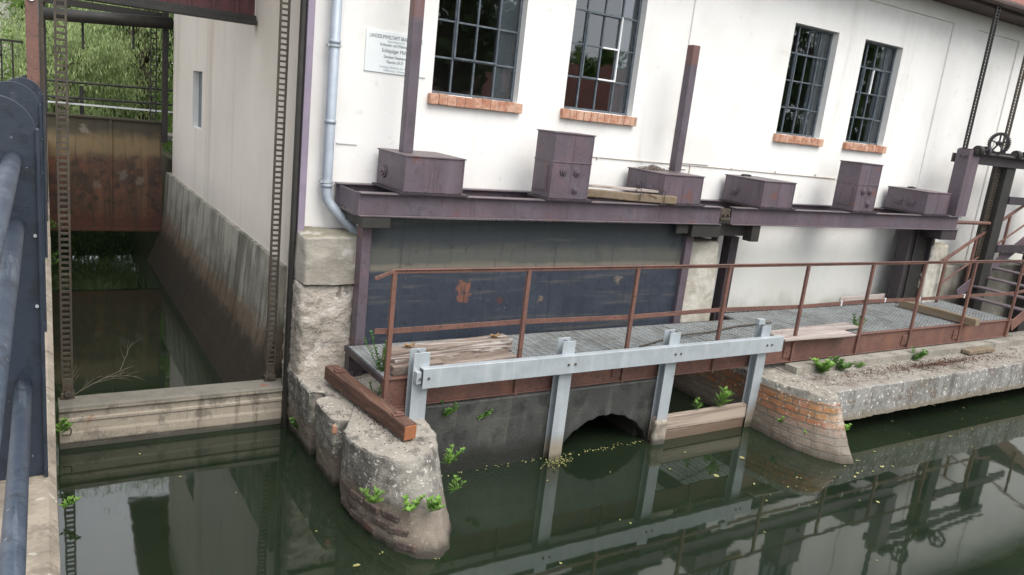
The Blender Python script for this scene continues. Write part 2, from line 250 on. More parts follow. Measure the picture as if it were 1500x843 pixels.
# ------------------------------------------------------------------ setting
def wallgrid(mb,us,zs,holes,y0,y1,conv,rev_mi=0,inner_mi=0):
    """us,zs breakpoints; holes list of (u0,u1,z0,z1); y0 outer, y1 inner; conv(u,w,z)->xyz"""
    us=sorted(set(us+[h[0] for h in holes]+[h[1] for h in holes])); zs=sorted(set(zs+[h[2] for h in holes]+[h[3] for h in holes]))
    solid={}
    for i in range(len(us)-1):
        for j in range(len(zs)-1):
            cu=(us[i]+us[i+1])/2; cz=(zs[j]+zs[j+1])/2
            solid[i,j]=not any(h[0]<cu<h[1] and h[2]<cz<h[3] for h in holes)
    for (i,j),s in solid.items():
        a,b,c,d=us[i],us[i+1],zs[j],zs[j+1]
        if s:
            mb.cur=0; mb.add([conv(a,y0,c),conv(b,y0,c),conv(b,y0,d),conv(a,y0,d)],[(0,1,2,3)])
            mb.cur=inner_mi; mb.add([conv(a,y1,c),conv(b,y1,c),conv(b,y1,d),conv(a,y1,d)],[(0,3,2,1)])
    mb.cur=rev_mi
    for h in holes:
        a,b,c,d=h
        for (p,q) in (((a,c),(b,c)),((b,c),(b,d)),((b,d),(a,d)),((a,d),(a,c))):
            mb.add([conv(p[0],y0,p[1]),conv(q[0],y0,q[1]),conv(q[0],y1,q[1]),conv(p[0],y1,p[1])],[(0,1,2,3)])
    mb.cur=0
# ground with the river cut out
g=MB(); xs=[-400,-.05,2.75,60,400]; ys=[-400,-11,8.66,26,400]; zg=1.9
def water_cell(i,j): return (i in(1,2) and j==1) or (i==1 and j==2)
for i in range(4):
    for j in range(4):
        if not water_cell(i,j): g.add([(xs[i],ys[j],zg),(xs[i+1],ys[j],zg),(xs[i+1],ys[j+1],zg),(xs[i],ys[j+1],zg)],[(0,1,2,3)])
for (a,b) in (((-.05,-11),(60,-11)),((60,-11),(60,8.66)),((60,8.66),(2.75,8.66)),((2.75,8.66),(2.75,26)),((2.75,26),(-.05,26)),((-.05,26),(-.05,-11))):
    g.add([(a[0],a[1],-1),(b[0],b[1],-1),(b[0],b[1],zg),(a[0],a[1],zg)],[(0,1,2,3)])
struct(g.build('ground',m_ground))
w=MB(); w.add([(-.2,-11.2,0),(60.2,-11.2,0),(60.2,26.1,0),(-.2,26.1,0)],[(0,1,2,3)]); struct(w.build('water',m_water))
# ------------------------------------------------------------------ mill building
FY=8.45; HOLES=[(4.06,5.24,3.875,5.545),(5.95,7.10,3.875,5.545),(10.06,11.13,3.875,5.545),(11.82,12.88,3.875,5.545)]
mill=thing('mill_building','long white rendered mill building with steel lattice windows standing in the water','building',(2.5,8.45,0))
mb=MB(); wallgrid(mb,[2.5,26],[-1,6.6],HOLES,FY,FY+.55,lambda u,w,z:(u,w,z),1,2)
mb.cur=0
for b in ((2.5,26,8.42,8.452,6.14,6.6),(14.19,14.97,8.42,8.452,1.4,6.14),(7.93,8.7,8.425,8.452,3.3,6.14),(16.5,17.2,8.42,8.452,1.4,6.14),(19.5,20.2,8.42,8.452,1.4,6.14)): mb.box(*b)
mb.box(2.95,3.19,8.435,8.452,3.215,3.235)
mb.build('front_wall',[m_plaster,m_reveal,m_inner],mill)
SL=(13.72,14.55,2.9,3.83)
mb=MB(); wallgrid(mb,[8.45,16.6],[-.4,6.8],[SL],2.5,2.9,lambda u,w,z:(w,u,z),1,2)
mb.add([(2.5,16.6,-.4),(8,16.6,-.4),(8,16.6,6.8),(2.5,16.6,6.8)],[(0,1,2,3)])
mb.build('side_wall',[m_sideplaster,m_reveal,m_inner],mill)
sw=MB().box(2.60,2.63,13.72,14.55,2.9,3.83).build('slit_window',m_frame,mill)
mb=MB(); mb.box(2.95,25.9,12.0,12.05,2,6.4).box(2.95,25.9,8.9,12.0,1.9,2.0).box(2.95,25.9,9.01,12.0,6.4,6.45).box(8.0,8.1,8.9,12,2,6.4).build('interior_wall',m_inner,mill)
# roof: soffit, fascia, slopes
mb=MB()
mb.prism([(7.95,6.48),(13.2,9.4),(19,6.6),(19,6.44),(13.2,9.2),(8.45,6.62),(8.45,6.44),(7.95,6.44)],'x',1.98,26.5)
rf=mb.build('roof',m_rooftile,mill)
mb=MB(); mb.box(1.97,26.5,7.93,8.418,6.40,6.438).box(1.97,26.5,7.90,7.928,6.40,6.60).box(1.95,2.48,8.42,19,6.40,6.438); mb.build('soffit',m_soffit,rf)
mb=MB(); mb.tube([(1.7,7.82,6.50),(26.5,7.82,6.50)],.065,10); mb.build('gutter',m_soffit,rf)
mb=MB(); mb.add([(2.5,8.45,6.6),(2.5,16.6,6.6),(2.5,12.5,9.2)],[(0,1,2)]); mb.build('gable_wall',m_sideplaster,mill)
def window(x0,x1,z0,z1,style,label=None):
    fr=MB(); Y0,Y1=8.56,8.60
    t=.03
    fr.box(x0,x0+t,Y0,Y1,z0,z1).box(x1-t,x1,Y0,Y1,z0,z1).box(x0+t,x1-t,Y0,Y1,z0,z0+t).box(x0+t,x1-t,Y0,Y1,z1-t,z1)
    W=(x1-x0); cw=W/4; rh=(z1-z0)/4; b=.011
    for k in (1,2,3): fr.box(x0+cw*k-b,x0+cw*k+b,Y0+.004,Y1-.006,z0+t,z1-t)
    for k in (1,2,3): fr.box(x0+t,x1-t,Y0+.007,Y1-.009,z0+rh*k-b,z0+rh*k+b)
    f=fr.build('window',m_frame,mill,bevel=.003,seg=1)
    if label: f['label']=label
    cs=MB(); cx0,cx1,cz0,cz1=x0+cw,x0+3*cw,z0+rh,z0+3*rh; y0,y1=Y0-.018,Y0+.012; e=.022
    cs.box(cx0,cx0+e,y0,y1,cz0,cz1)
    cs.box(cx0+e,(cx0+cx1)/2-.012,y0,y1,cz0,cz0+e).box(cx0+e,cx1-e,y0,y1,cz1-e,cz1)
    if style=='w': cs.cur=1
    cs.box((cx0+cx1)/2-.012,cx1-e,y0,y1,cz0,cz0+e); cs.box(cx1-e,cx1,y0,y1,cz0,cz1)
    if style=='w': cs.box((cx0+cx1)/2+.01,cx1-e,y0+.004,y1,(cz0+cz1)/2-.011,(cz0+cz1)/2+.011)
    if style=='b': cs.cur=1; cs.box((cx0+cx1)/2-.014,(cx0+cx1)/2+.014,y0,y1,(cz0+cz1)/2,cz1-e)
    cs.build('casement',[m_frame,m_framewhite],f,bevel=.003,seg=1)
    MB().box(x1-.27,x1-.02,8.66,8.67,z0+.01,z1-.01).build('added_reveal_strip',m_revealstrip,f)  # added strip behind the glass, standing in for the sky-lit wall reveal
    p=MB()
    for i in range(4):      # every pane leans a hair differently, as old glass does
        for j in range(4):
            a,bb,c,d=x0+cw*i,x0+cw*(i+1),z0+rh*j,z0+rh*(j+1); r=[rnd.uniform(-.0022,.0022) for _ in range(3)]
            yy=8.583
            p.add([(a,yy+r[0]+r[1],c),(bb,yy-r[0]+r[1],c),(bb,yy-r[0]-r[1],d),(a,yy+r[0]-r[1],d)],[(0,1,2,3)])
    p.build('pane',m_glass,f,recalc=False)
    s=MB(); n=11; bw=(W+.10)/n
    for k in range(n):
        dz=rnd.uniform(-.006,.006); dy=rnd.uniform(-.008,.004)
        s.box(x0-.05+k*bw+.003,x0-.05+(k+1)*bw-.003,8.385+dy,8.57,z0-.125+dz*.5,z0-.004+dz)
    s.cur=1; s.box(x0-.045,x1+.045,8.395,8.569,z0-.118,z0-.012)
    s.build('sill',[m_sillbrick,m_reveal],f,bevel=.006,seg=2)
for h,st in zip(HOLES,('n','w','n','b')): window(*h,st)
# downpipe on the facade
dp=MB(); dp.tube([(2.83,8.33,6.5),(2.83,8.33,2.68),(2.845,8.32,2.60),(2.90,8.30,2.52),(3.20,8.02,2.19)],.056,16)
for z in (5.2,4.28,3.45,2.76): dp.tube([(2.83,8.33,z-.02),(2.83,8.33,z+.02)],.064,16)
dpo=dp.build('downpipe',m_zinc,mill,shade=True)
for z in (4.24,2.80,5.6):
    cl=MB(); cl.tube([(2.83,8.33,z-.012),(2.83,8.33,z+.012)],.07,16).box(2.82,2.84,8.34,8.45,z-.01,z+.01).box(2.75,2.77,8.30,8.36,z-.012,z+.012); cl.build('pipe_clamp',m_galv,dpo)
# cable on the facade
cb=MB(); cb.tube([(5.9,8.44,3.30),(7.0,8.44,3.285),(8.0,8.44,3.28),(8.3,8.44,3.275),(8.32,8.43,3.31),(8.34,8.44,3.28),(10,8.44,3.26),(11.75,8.44,3.245)],.008,6).tube([(8.33,8.44,3.28),(8.34,8.44,2.8)],.008,6).tube([(7.9,8.44,3.22),(8.25,8.44,3.215)],.007,6)
for x in (6.6,7.4,8.33,9.2,10.2,11.2): cb.box(x-.01,x+.01,8.425,8.45,3.265,3.29)
tag(cb.build('wall_cable',m_sideplaster),'thin grey cable clipped along the white facade below the windows','cable')
# sign
sg=thing('notice_sign','white enamel notice with German lettering on the facade beside the downpipe','sign',(3.58,8.44,4.2))
MB().box(3.215,3.96,8.436,8.446,4.03,4.475).build('panel',m_sign,sg,bevel=.002,seg=1)
def text(body,cx,z,size,mat,stretch=1.0):
    cu=bpy.data.curves.new('lettering','FONT'); cu.body=body; cu.size=size; cu.align_x='CENTER'; cu.extrude=.0006
    o=bpy.data.objects.new('lettering_source',cu); C.objects.link(o); bpy.context.view_layer.update()
    dg=bpy.context.evaluated_depsgraph_get(); me=bpy.data.meshes.new_from_object(o.evaluated_get(dg)); 
    bpy.data.objects.remove(o); me.materials.clear(); me.materials.append(mat)
    for v in me.vertices: v.co=Vector((cx+v.co.x*stretch,8.4345-v.co.z,z+v.co.y))
    t=bpy.data.objects.new('lettering',me); C.objects.link(t); t.parent=sg; t.matrix_parent_inverse=Matrix.Translation(-sg.location); return t
for (b,z,s,m,st) in (('LANDESUMWELTAMT BRANDENBURG',4.395,.058,m_letter,.72),('Regionalabteilung Süd',4.362,.03,m_letterpale,.9),('Schleusen- und Wehranlage',4.318,.046,m_letter,.85),('Schlepziger Mühle',4.252,.060,m_letter,.86),
    ('Gewässer Hauptspree',4.192,.044,m_letter,.8),('Fluss-km 167,37',4.138,.044,m_letter,.8),('Unbefugtes Betreten der Anlage',4.085,.036,m_letterpale,.9),('Gefährdung - verboten',4.050,.036,m_letterpale,.9)):
    text(b,3.57,z,s,m,st*.88)
for x in (3.235,3.94):
    for z in (4.05,4.455): pass
# ------------------------------------------------------------------ channel wall, quay, left structures
mb=MB(); prof=[(2.6,-.6),(2.08,-.6),(2.10,0),(2.22,.30),(2.33,.62),(2.40,1.0),(2.445,1.80),(2.60,1.80)]
ys=[8.56+i*.35 for i in range(25)]
vs=[];fs=[]; n=len(prof)
for y in ys:
    for k,(x,z) in enumerate(prof): vs.append((x+noise.noise(Vector((x,y*1.5,z*3)))*.012,y,z+(noise.noise(Vector((9,y*2,z)))*.012 if k>5 else 0)))
for i in range(len(ys)-1):
    for k in range(n-1): fs.append((i*n+k,i*n+k+1,(i+1)*n+k+1,(i+1)*n+k))
fs.append(tuple(range(n)));fs.append(tuple((len(ys)-1)*n+k for k in range(n))); mb.add(vs,fs)
tag(mb.build('channel_wall',m_chwall),'stained board-marked concrete wall lining the narrow side channel','wall')
mb=MB() # left quay ledge, its water face runs X=.0+.0236Y
L=[(y,.0236*y+.004) for y in (-4,0,1,2,2.5,3,3.5,4,4.5,5,5.5,6,6.5,7,7.5,8,8.5,9.5,11,13,15,17,19,24)]
vs=[];fs=[]
for i,(y,x) in enumerate(L):
    j=noise.noise(Vector((0,y*2.3,0)))*.010
    prof=[(-1.2,-.6),(-1.2,2.3),(x-.025,2.3),(x+j,2.275),(x+j*.5,1.9),(x+.015,-.6)]; vs+=[(a,y,b) for a,b in prof]
n=6
for i in range(len(L)-1):
    for k in range(n-1): fs.append((i*n+k,(i+1)*n+k,(i+1)*n+k+1,i*n+k+1))
fs+= [tuple(range(n)),tuple((len(L)-1)*n+k for k in range(n))]; mb.add(vs,fs)
tag(mb.build('quay_wall',m_ledge),'weathered concrete quay wall carrying the navy plate railing at far left','wall')
# bridge railing with round-headed plates
ra=thing('bridge_railing','navy steel railing of round-headed plates joined by round tubes, in the near left corner','railing',(0,3,2.3))
for (Y,xr,zt) in ((3.07,.042,3.665),(4.88,.084,3.655),(6.8,.138,3.63),(9.5,.215,3.60)):
    hw=.125; cx=xr-hw; zc=zt-hw*.95
    poly=[(xr,2.302),(xr,zc)]+[(cx+hw*math.cos(a*PI/16),zc+.95*hw*math.sin(a*PI/16)) for a in range(1,16)]+[(cx-hw,zc),(cx-hw,2.302)]
    p=MB().prism(poly,'y',Y,Y+.012).build('plate_post',m_navy,ra,bevel=.003,seg=1)
    q=MB(); q.box(xr-.004,xr+.008,Y-.022,Y+.034,2.303,zc+.015); q.build('edge_flange',m_navy,p,bevel=.002,seg=1)
    for (dx,z) in ((-.012,2.95),(-.012,3.2)): MB().tube([(xr+dx,Y-.008,z),(xr+dx,Y-.001,z)],.006,8).build('bolt',m_galv,p)
for (x,z) in ((-.028,3.455),(-.025,3.235),(-.018,2.66)):
    for (ya,yb) in ((.3,3.06),(3.09,4.87),(4.9,6.79),(6.83,9.49)):
        MB().tube([(x+.0225*(ya-3.07),ya,z-.005*(ya-3.07)*0),(x+.0225*(yb-3.07),yb,z)],.027,24).build('rail_tube',m_tube,ra,shade=True)
# gate guides at the front lift gate
gg=thing('gate_guide_frame','tall purple steel guide frame either side of the lift gate beside the facade corner','frame',(2.5,8.4,0))
mb=MB(); mb.cur=0; mb.box(2.435,2.465,8.20,8.29,-.4,7.5); mb.cur=1; mb.box(2.465,2.468,8.198,8.201,0,0.01); mb.build('guide_channel',[m_black,m_purplelight],gg)
MB().box(2.492,2.565,8.20,8.44,1.55,7.5).build('guide_post',m_purplelight,gg,bevel=.003,seg=1)
MB().box(2.467,2.490,8.24,8.29,.0,7.5).build('guide_web',m_black,gg)
MB().box(.125,.150,8.30,8.44,-.3,7.5).box(.155,.19,8.40,8.52,-.3,7.5).build('guide_channel',m_iron,gg)
mb=MB(); mb.box(2.50,2.57,8.14,8.20,1.93,2.02).tube([(2.53,8.12,1.97),(2.53,8.20,1.97)],.02,8); mb.build('bracket',m_iron,gg,bevel=.004)
# front lift gate
sgx=thing('lift_gate','weathered lift gate across the narrow channel, hung from two toothed racks','gate',(1.35,8.3,0))
mb=MB(); mb.box(.235,2.50,8.31,8.50,-.5,.40)
mb.prism([(8.28,.40),(8.28,.452),(8.30,.462),(8.56,.462),(8.56,.40)],'x',.235,2.51)
for z,h,d in ((.30,.035,.012),(.12,.10,.010)): mb.prism([(8.32,z-h),(8.31-d,z-h*.5),(8.31-d,z+h*.4),(8.32,z+h)],'x',.24,2.49)
mb=mb.build('gate_leaf',m_gatebeam,sgx,bevel=.012,seg=3)
def rack(parent,cx,cy,w,z0,z1,step,mat,face='y',name='toothed_rack',side=.018,depth=.035):
    r=MB()
    for s in(-1,1):
        if face=='y': r.box(cx+s*w/2-side/2,cx+s*w/2+side/2,cy-depth/2,cy+depth/2,z0,z1)
        else: r.box(cx-depth/2,cx+depth/2,cy+s*w/2-side/2,cy+s*w/2+side/2,z0,z1)
    z=z0+.05
    while z<z1:
        if face=='y': r.box(cx-w/2,cx+w/2,cy-depth*.35,cy+depth*.35,z-.011,z+.011)
        else: r.box(cx-depth*.35,cx+depth*.35,cy-w/2,cy+w/2,z-.011,z+.011)
        z+=step
    return r.build(name,mat,parent)
for cx in (.325,2.345):
    rk=rack(sgx,cx,8.51,.085,.66,7.6,.058,m_iron)
    f=MB(); f.box(cx-.05,cx+.05,8.49,8.53,.50,.68).box(cx-.062,cx+.062,8.47,8.56,.462,.53).tube([(cx,8.45,.52),(cx,8.50,.52)],.035,8); f.build('rack_foot',m_iron,rk,bevel=.006)
# handle on gate
h=MB(); h.tube([(.26,8.26,.25),(.33,8.25,.25),(.34,8.25,.23),(.34,8.25,.19),(.33,8.25,.17),(.26,8.26,.17)],.007,8); h.build('handle',m_iron,sgx)
# overhead raised sheet
oh=thing('raised_gate_leaf','dark red sheet steel leaf hanging high across the narrow channel','gate',(1.2,10.3,5))
mb=MB(); mb.box(-.3,2.47,10.3,10.36,4.50,6.6)
for k in range(10): x=-.2+k*.27; mb.box(x,x+.05,10.275,10.3,4.55,6.6)
mb.build('sheet',m_redleaf,oh,bevel=.004,seg=1)
MB().box(-.3,2.48,10.22,10.42,4.45,4.50).box(-.3,2.48,10.26,10.30,4.5,4.56).build('lower_flange',m_black,oh,bevel=.004,seg=1)
# far gate
fg=thing('rusty_gate','broad rust-stained gate plate closing the far end of the narrow channel','gate',(1.5,16.9,0))
mb=MB(); mb.box(.36,2.36,16.9,16.96,.60,2.76); mb.build('gate_plate',m_rustgate,fg)
mb=MB().box(.36,2.36,16.86,16.98,2.76,2.80).box(1.42,1.47,16.87,16.90,.64,2.76).box(.36,2.36,16.87,16.9,.60,.66).build('stiffener',m_rustgate,fg,bevel=.004,seg=1)
rack(fg,2.2,16.98,.10,2.80,4.55,.10,m_black,side=.02)
ff=thing('far_gate_frame','dark steel frame with a horizontal pipe standing over the rusty gate','frame',(1.4,16.85,0))
MB().box(2.34,2.44,16.80,16.92,2.4,4.85).build('frame_post',m_black,ff); MB().box(.30,.42,16.98,17.1,.2,5.2).build('frame_post',m_black,ff)
MB().tube([(.2,16.75,4.51),(2.5,16.75,4.66)],.11,14).build('cross_pipe',m_black,ff,shade=True)
MB().box(.2,2.36,16.94,17.02,4.72,4.84).box(.98,1.02,16.9,16.94,4.0,4.5).box(1.82,1.86,16.9,16.94,4.1,4.6).build('cross_bar',m_black,ff)
fb=thing('footbridge_rail','dark tubular handrail beyond the rusty gate, in front of the bushes','railing',(1.3,18,2.7))
for z in (3.36,3.06): MB().tube([(.2,18.1,z-.02),(2.9,18.1,z+.03)],.022,8).build('rail',m_black,fb)
MB().tube([(.5,17.6,3.05),(1.0,18.05,2.95)],.02,8).build('rail',m_black,fb)
MB().box(1.0,1.07,18.06,18.14,2.3,3.3).build('rail_post',m_black,fb); MB().box(.2,3.2,18.0,18.9,2.35,2.45).build('deck',m_slab,fb)
MB().box(.2,3.0,17.9,17.96,2.93,2.96).build('white_strip',m_framewhite,fb)
# left background
bp_=thing('brown_post','red-brown steel post rising behind the navy railing plates','post',(.085,7,2.3)); MB().box(.045,.125,7.0,7.1,2.302,7.0).build('shaft',m_brownpaint,bp_,bevel=.004,seg=1)
MB().tube([(.085,6.985,4.2),(.085,7.0,4.2)],.022,12).build('reflector_cap',m_framewhite,bp_)
MB().box(-.1,.35,7.02,7.06,4.33,4.37).build('cross_angle',m_iron,bp_)
zp=MB().tube([(.18,9,7),(.18,9,4.10)],.022,10); tag(zp.build('conduit_pipe',m_zinc),'short grey conduit pipe end beside the brown post','pipe')
lh=thing('white_house','pale rendered house beyond the quay at the far left edge','house',(-4,25,1.9))
mb=MB(); mb.box(-9,.04,25,33,1.9,8); mb.build('wall',m_housewhite,lh); mb=MB(); mb.prism([(24.6,8),(29,11),(33.4,8)],'x',-9.3,.4); mb.build('roof',m_rooftile,lh)
mb=MB(); mb.box(-.62,-.50,24.97,25.01,2.6,4.6); wn=mb.build('window',m_black,lh); MB().box(-.64,-.62,24.95,25.0,2.6,4.6).build('frame',m_framewhite,wn)
br=thing('balcony_rail','thin dark bar railing in front of the pale house at far left','railing',(-.4,12,2.3))
MB().box(-1.2,.05,12,12.03,3.92,3.95).box(-1.2,-.18,12,12.03,3.74,3.76).build('top_rail',m_black,br)
for x in (-.19,-.07,-.31,-.43): MB().box(x-.010,x+.010,12,12.03,2.302,3.92).build('bar',m_black,br)
# ------------------------------------------------------------------ piers and pillars
def rough_mod(o,strength,size,lev=1):
    s=o.modifiers.new('s','SUBSURF'); s.subdivision_type='SIMPLE'; s.levels=0; s.render_levels=lev
    tx=bpy.data.textures.new('grain','CLOUDS'); tx.noise_scale=size; tx.noise_depth=4
    d=o.modifiers.new('d','DISPLACE'); d.texture=tx; d.strength=strength; d.mid_level=.5; d.texture_coords='GLOBAL'; return o
def resample(poly,step):
    out=[]; 
    for i in range(len(poly)):
        a=Vector(poly[i]).to_2d(); b=Vector(poly[(i+1)%len(poly)]).to_2d(); n=max(1,int((b-a).length/step))
        out.append(n)
    return out
def loft(top,bot,z0,z1,levels,step=.07,amp=.008,lip=.02,capmi=0):
    ns=resample(top,step); rings=[]
    for l in range(levels+1):
        t=l/levels; ring=[]; zz=z0+(z1-z0)*t
        e=max(0,zz/z1)**.85
        for i in range(len(top)):
            for k in range(ns[i]):
                f=k/ns[i]; p=Vector(bot[i]).lerp(Vector(bot[(i+1)%len(bot)]),f).lerp(Vector(top[i]).lerp(Vector(top[(i+1)%len(top)]),f),e)
                ring.append(Vector((p.x,p.y,z0+(z1-z0)*t)))
        rings.append(ring)
    c=Vector((sum(v.x for v in rings[-1])/len(ring),sum(v.y for v in rings[-1])/len(ring),z1))
    n=len(rings[0]); lipr=[]
    for v in rings[-1]:
        d=(c-v); d.z=0; d.normalize(); lipr.append(v+d*lip); v.z-=lip*.8
    rings.append(lipr)
    mb=MB(); vs=[v for r in rings for v in r]
    for v in vs:
        nn=noise.noise_vector(v*3)+noise.noise_vector(v*11)*.4; v+=Vector((nn.x,nn.y,nn.z*.6))*amp
    fs=[(i*n+k,i*n+(k+1)%n,(i+1)*n+(k+1)%n,(i+1)*n+k) for i in range(len(rings)-1) for k in range(n)]
    mb.add(vs,fs)
    mb.mi[-2*n:]=[capmi]*(2*n); mb.cur=capmi
    tc=[list(range((len(rings)-1)*n,len(rings)*n))]
    mb.add([vs[i] for i in tc[0]],[tuple(range(n))]); return mb
T1=[(2.455,8.44),(2.455,7.42),(2.60,7.39),(2.60,7.26),(2.455,7.21),(2.46,6.76),(2.48,6.70),(2.66,6.63),(2.66,6.46),(2.455,6.40),(2.445,6.28),(2.46,6.08),(2.54,5.88),(2.68,5.72),(2.80,5.67),(2.92,5.67),(3.05,5.74),(3.18,5.88),(3.28,6.1),(3.32,6.4),(3.33,8.44)]
B1=[(2.50,8.44),(2.50,7.45),(2.63,7.42),(2.63,7.27),(2.50,7.22),(2.50,6.76),(2.51,6.70),(2.68,6.65),(2.68,6.46),(2.48,6.39),(2.47,6.28),(2.48,6.02),(2.53,5.72),(2.63,5.42),(2.75,5.25),(2.92,5.17),(3.08,5.28),(3.24,5.55),(3.34,5.95),(3.38,6.3),(3.40,8.44)]
p1=loft(T1,B1,-.5,.72,18,.07,.010).build('stone_pier',None or M('pier_concrete',(.28,.265,.235),[('noise',(.115,.11,.10),2.6,.42,.6,.85),('streak',(.40,.37,.32),4,.56,.7,.6),('up',(.36,.33,.28),6,.4,.95,.8),('noise',(.09,.08,.07),7,.54,.66,.6),('spots',(.62,.60,.55),17,.46,.58,.65),('spots',(.60,.58,.52),42,.5,.64,.5),
  ('streak',(.07,.07,.06),6,.54,.7,.7),('z',(.20,.165,.13),.10,.40,.30,.75),('z',(.04,.038,.03),.1,.12,.02,.9)],rough=.95,bump=.7,bscale=55,spec=.2,bdist=.02),shade=True)
rough_mod(p1,.03,.09,2); tag(p1,'low round-nosed concrete pier with lichen, nearest in the water, slotted on its left side','pier')
# brick courses that show through low on the nose (real raised bricks)
bk=MB()
def along(poly,t):
    ls=[(Vector(poly[i])-Vector(poly[i+1])).length for i in range(len(poly)-1)]; d=t
    for i,l in enumerate(ls):
        if d<=l: return Vector(poly[i]).lerp(Vector(poly[i+1]),d/l),(Vector(poly[i+1])-Vector(poly[i])).normalized()
        d-=l
    return Vector(poly[-1]),Vector((0,1))
seq=B1[9:19]; tseq=T1[9:19]
for row,z in enumerate((.06,.155,.25)):
    e=(z/.72)**.85; mix=[Vector(b).lerp(Vector(t),e) for b,t in zip(seq,tseq)]
    t=.06+(row%2)*.12
    while t<(1.15 if row<2 else .95):
        p,d=along(mix,t+.1); nrm=Vector((d.y,-d.x)); nrm=nrm if nrm.dot(p-Vector((2.9,6.3)))>0 else -nrm
        if rnd.random()<.93:
            c=Vector((p.x,p.y,z))+Vector((nrm.x,nrm.y,0))*-.016; rot=Matrix.Rotation(math.atan2(d.y,d.x),3,'Z')
            bk.box(c.x-.098,c.x+.098,c.y-.03,c.y+.03,c.z-.034,c.z+.034,rot)
        t+=.225
bo=bk.build('exposed_brick',M('dark_pier_brick',(.12,.085,.07),[('noise',(.07,.055,.05),6,.4,.65,.8),('fine',(.26,.22,.19),30,.5,.7,.6),('noise',(.22,.08,.05),3,.6,.7,.7)],rough=.95,bump=.6,bdist=.02),p1,bevel=.012,seg=2)
ob=MB().box(2.47,2.60,6.69,6.76,.56,.655); ob.build('exposed_brick',m_sillbrick,p1,bevel=.01)['label']='single orange brick at the slot'
T2=[(8.27,8.4),(8.28,6.43),(8.31,6.15),(8.38,5.9),(8.48,5.73),(8.62,5.62),(8.78,5.62),(8.86,5.74),(8.86,8.4)]
B2=[(8.22,8.4),(8.22,6.36),(8.19,6.05),(8.20,5.75),(8.28,5.42),(8.44,5.18),(8.62,5.12),(8.80,5.30),(8.84,8.4)]
p2=loft(T2,B2,-.5,.70,14,.08,.010,.02,1).build('brick_pier',[m_pierbrick,m_lichen],shade=True)
rough_mod(p2,.022,.08,2); tag(p2,'orange brick pier with a battered nose under the end of the long slab','pier')
# long slab
sl=MB(); nx=150
rows=[(5.72,.26),(5.715,.48),(5.718,.688),(5.732,.703),(6.1,.70),(6.5,.71),(6.95,.72),(6.95,.26)]
vs=[];fs=[]; n=len(rows)
for i in range(nx+1):
    x=8.80+i*(17.5-8.80)/nx
    for k,(y,z) in enumerate(rows):
        nn=noise.noise_vector(Vector((x*2.5,y*3,z*3)))+noise.noise_vector(Vector((x*9,y*9,z*9)))*.5
        vs.append((x,y+nn.y*.010,z+nn.z*.008))
for i in range(nx):
    for k in range(n): a=i*n+k;b=i*n+(k+1)%n; fs.append((a,b,b+n,a+n))
fs+=[tuple(range(n)),tuple(nx*n+k for k in range(n))]; sl.add(vs,fs)
tag(rough_mod(sl.build('concrete_slab',m_slab,shade=False),.016,.05),'long lichen-spotted concrete slab spanning right from the brick pier above the water','slab')
def pillar(x0,x1,y0,y1,z0,z1,label,mat,seed,tap=.03,mid=None,ds=.035,parent=None):
    mb=MB(); nx,ny,nz_=7,5,14
    def P(x,y,z):
        t=(z-z0)/(z1-z0); cx=(x0+x1)/2; k=1-tap*t
        if mid: 
            k-= .10*math.exp(-((z-mid)/.03)**2); k-=.05*(z>mid)
            if abs(z-mid)<.12: k-=0.0
        X=cx+(x-cx)*k; Y=y1+(y-y1)*(1-tap*t-(.05*math.exp(-((z-mid)/.04)**2) if mid else 0)); 
        v=Vector((X,Y,z)); nn=noise.noise_vector(v*2.3+Vector((seed,0,0)))*1.3+noise.noise_vector(v*7)*.45+noise.noise_vector(v*19)*.2
        return v+Vector((nn.x,nn.y,nn.z*.7))*.022
    idx={}
    def V(i,j,k):
        if (i,j,k) not in idx: idx[i,j,k]=len(mb.v); mb.v.append(tuple(P(x0+(x1-x0)*i/nx,y0+(y1-y0)*j/ny,z0+(z1-z0)*k/nz_)))
        return idx[i,j,k]
    def q(a,b,c,d): mb.f.append((V(*a),V(*b),V(*c),V(*d))); mb.mi.append(0)
    for i in range(nx):
        for k in range(nz_): q((i,0,k),(i+1,0,k),(i+1,0,k+1),(i,0,k+1))
        for j in range(ny): q((i,j,nz_),(i+1,j,nz_),(i+1,j+1,nz_),(i,j+1,nz_))
    for j in range(ny):
        for k in range(nz_): q((0,j,k),(0,j+1,k),(0,j+1,k+1),(0,j,k+1)); q((nx,j,k),(nx,j+1,k),(nx,j+1,k+1),(nx,j,k+1))
    o=mb.build('concrete_pillar',mat,shade=True)
    s=o.modifiers.new('s','SUBSURF'); s.levels=1; s.render_levels=2
    tx=bpy.data.textures.new('grain','CLOUDS'); tx.noise_scale=.09; tx.noise_depth=4
    d=o.modifiers.new('d','DISPLACE'); d.texture=tx; d.strength=ds; d.mid_level=.5
    if parent: o.name='block'; o.parent=parent; o.matrix_parent_inverse=Matrix.Translation(-parent.location)
    else: tag(o,label,'pillar')
    return o
m_stonepil=M('crumbling_pillar',(.42,.38,.33),[('noise',(.27,.24,.2),2.2,.42,.6,.8),('z',(.25,.23,.19),.05,1.75,1.80,.75),('noise',(.56,.52,.47),3.2,.54,.62,.85),('noise',(.13,.12,.10),6,.56,.68,.6),('up',(.27,.25,.18),4,.6,1.1,.8),('fine',(.55,.51,.46),30,.55,.7,.5),('noise',(.10,.09,.075),2.7,.60,.64,.55)],rough=.95,bump=.9,bscale=30,bdist=.03,spec=.2)
m_topblock=M('pale_top_block',(.36,.335,.29),[('noise',(.26,.24,.20),2.4,.44,.62,.8),('streak',(.16,.145,.12),5,.55,.7,.6),('up',(.22,.21,.15),5,.6,1.1,.85),('noise',(.5,.48,.44),4,.58,.66,.7)],rough=.95,bump=.5,bscale=40,bdist=.02,spec=.2)
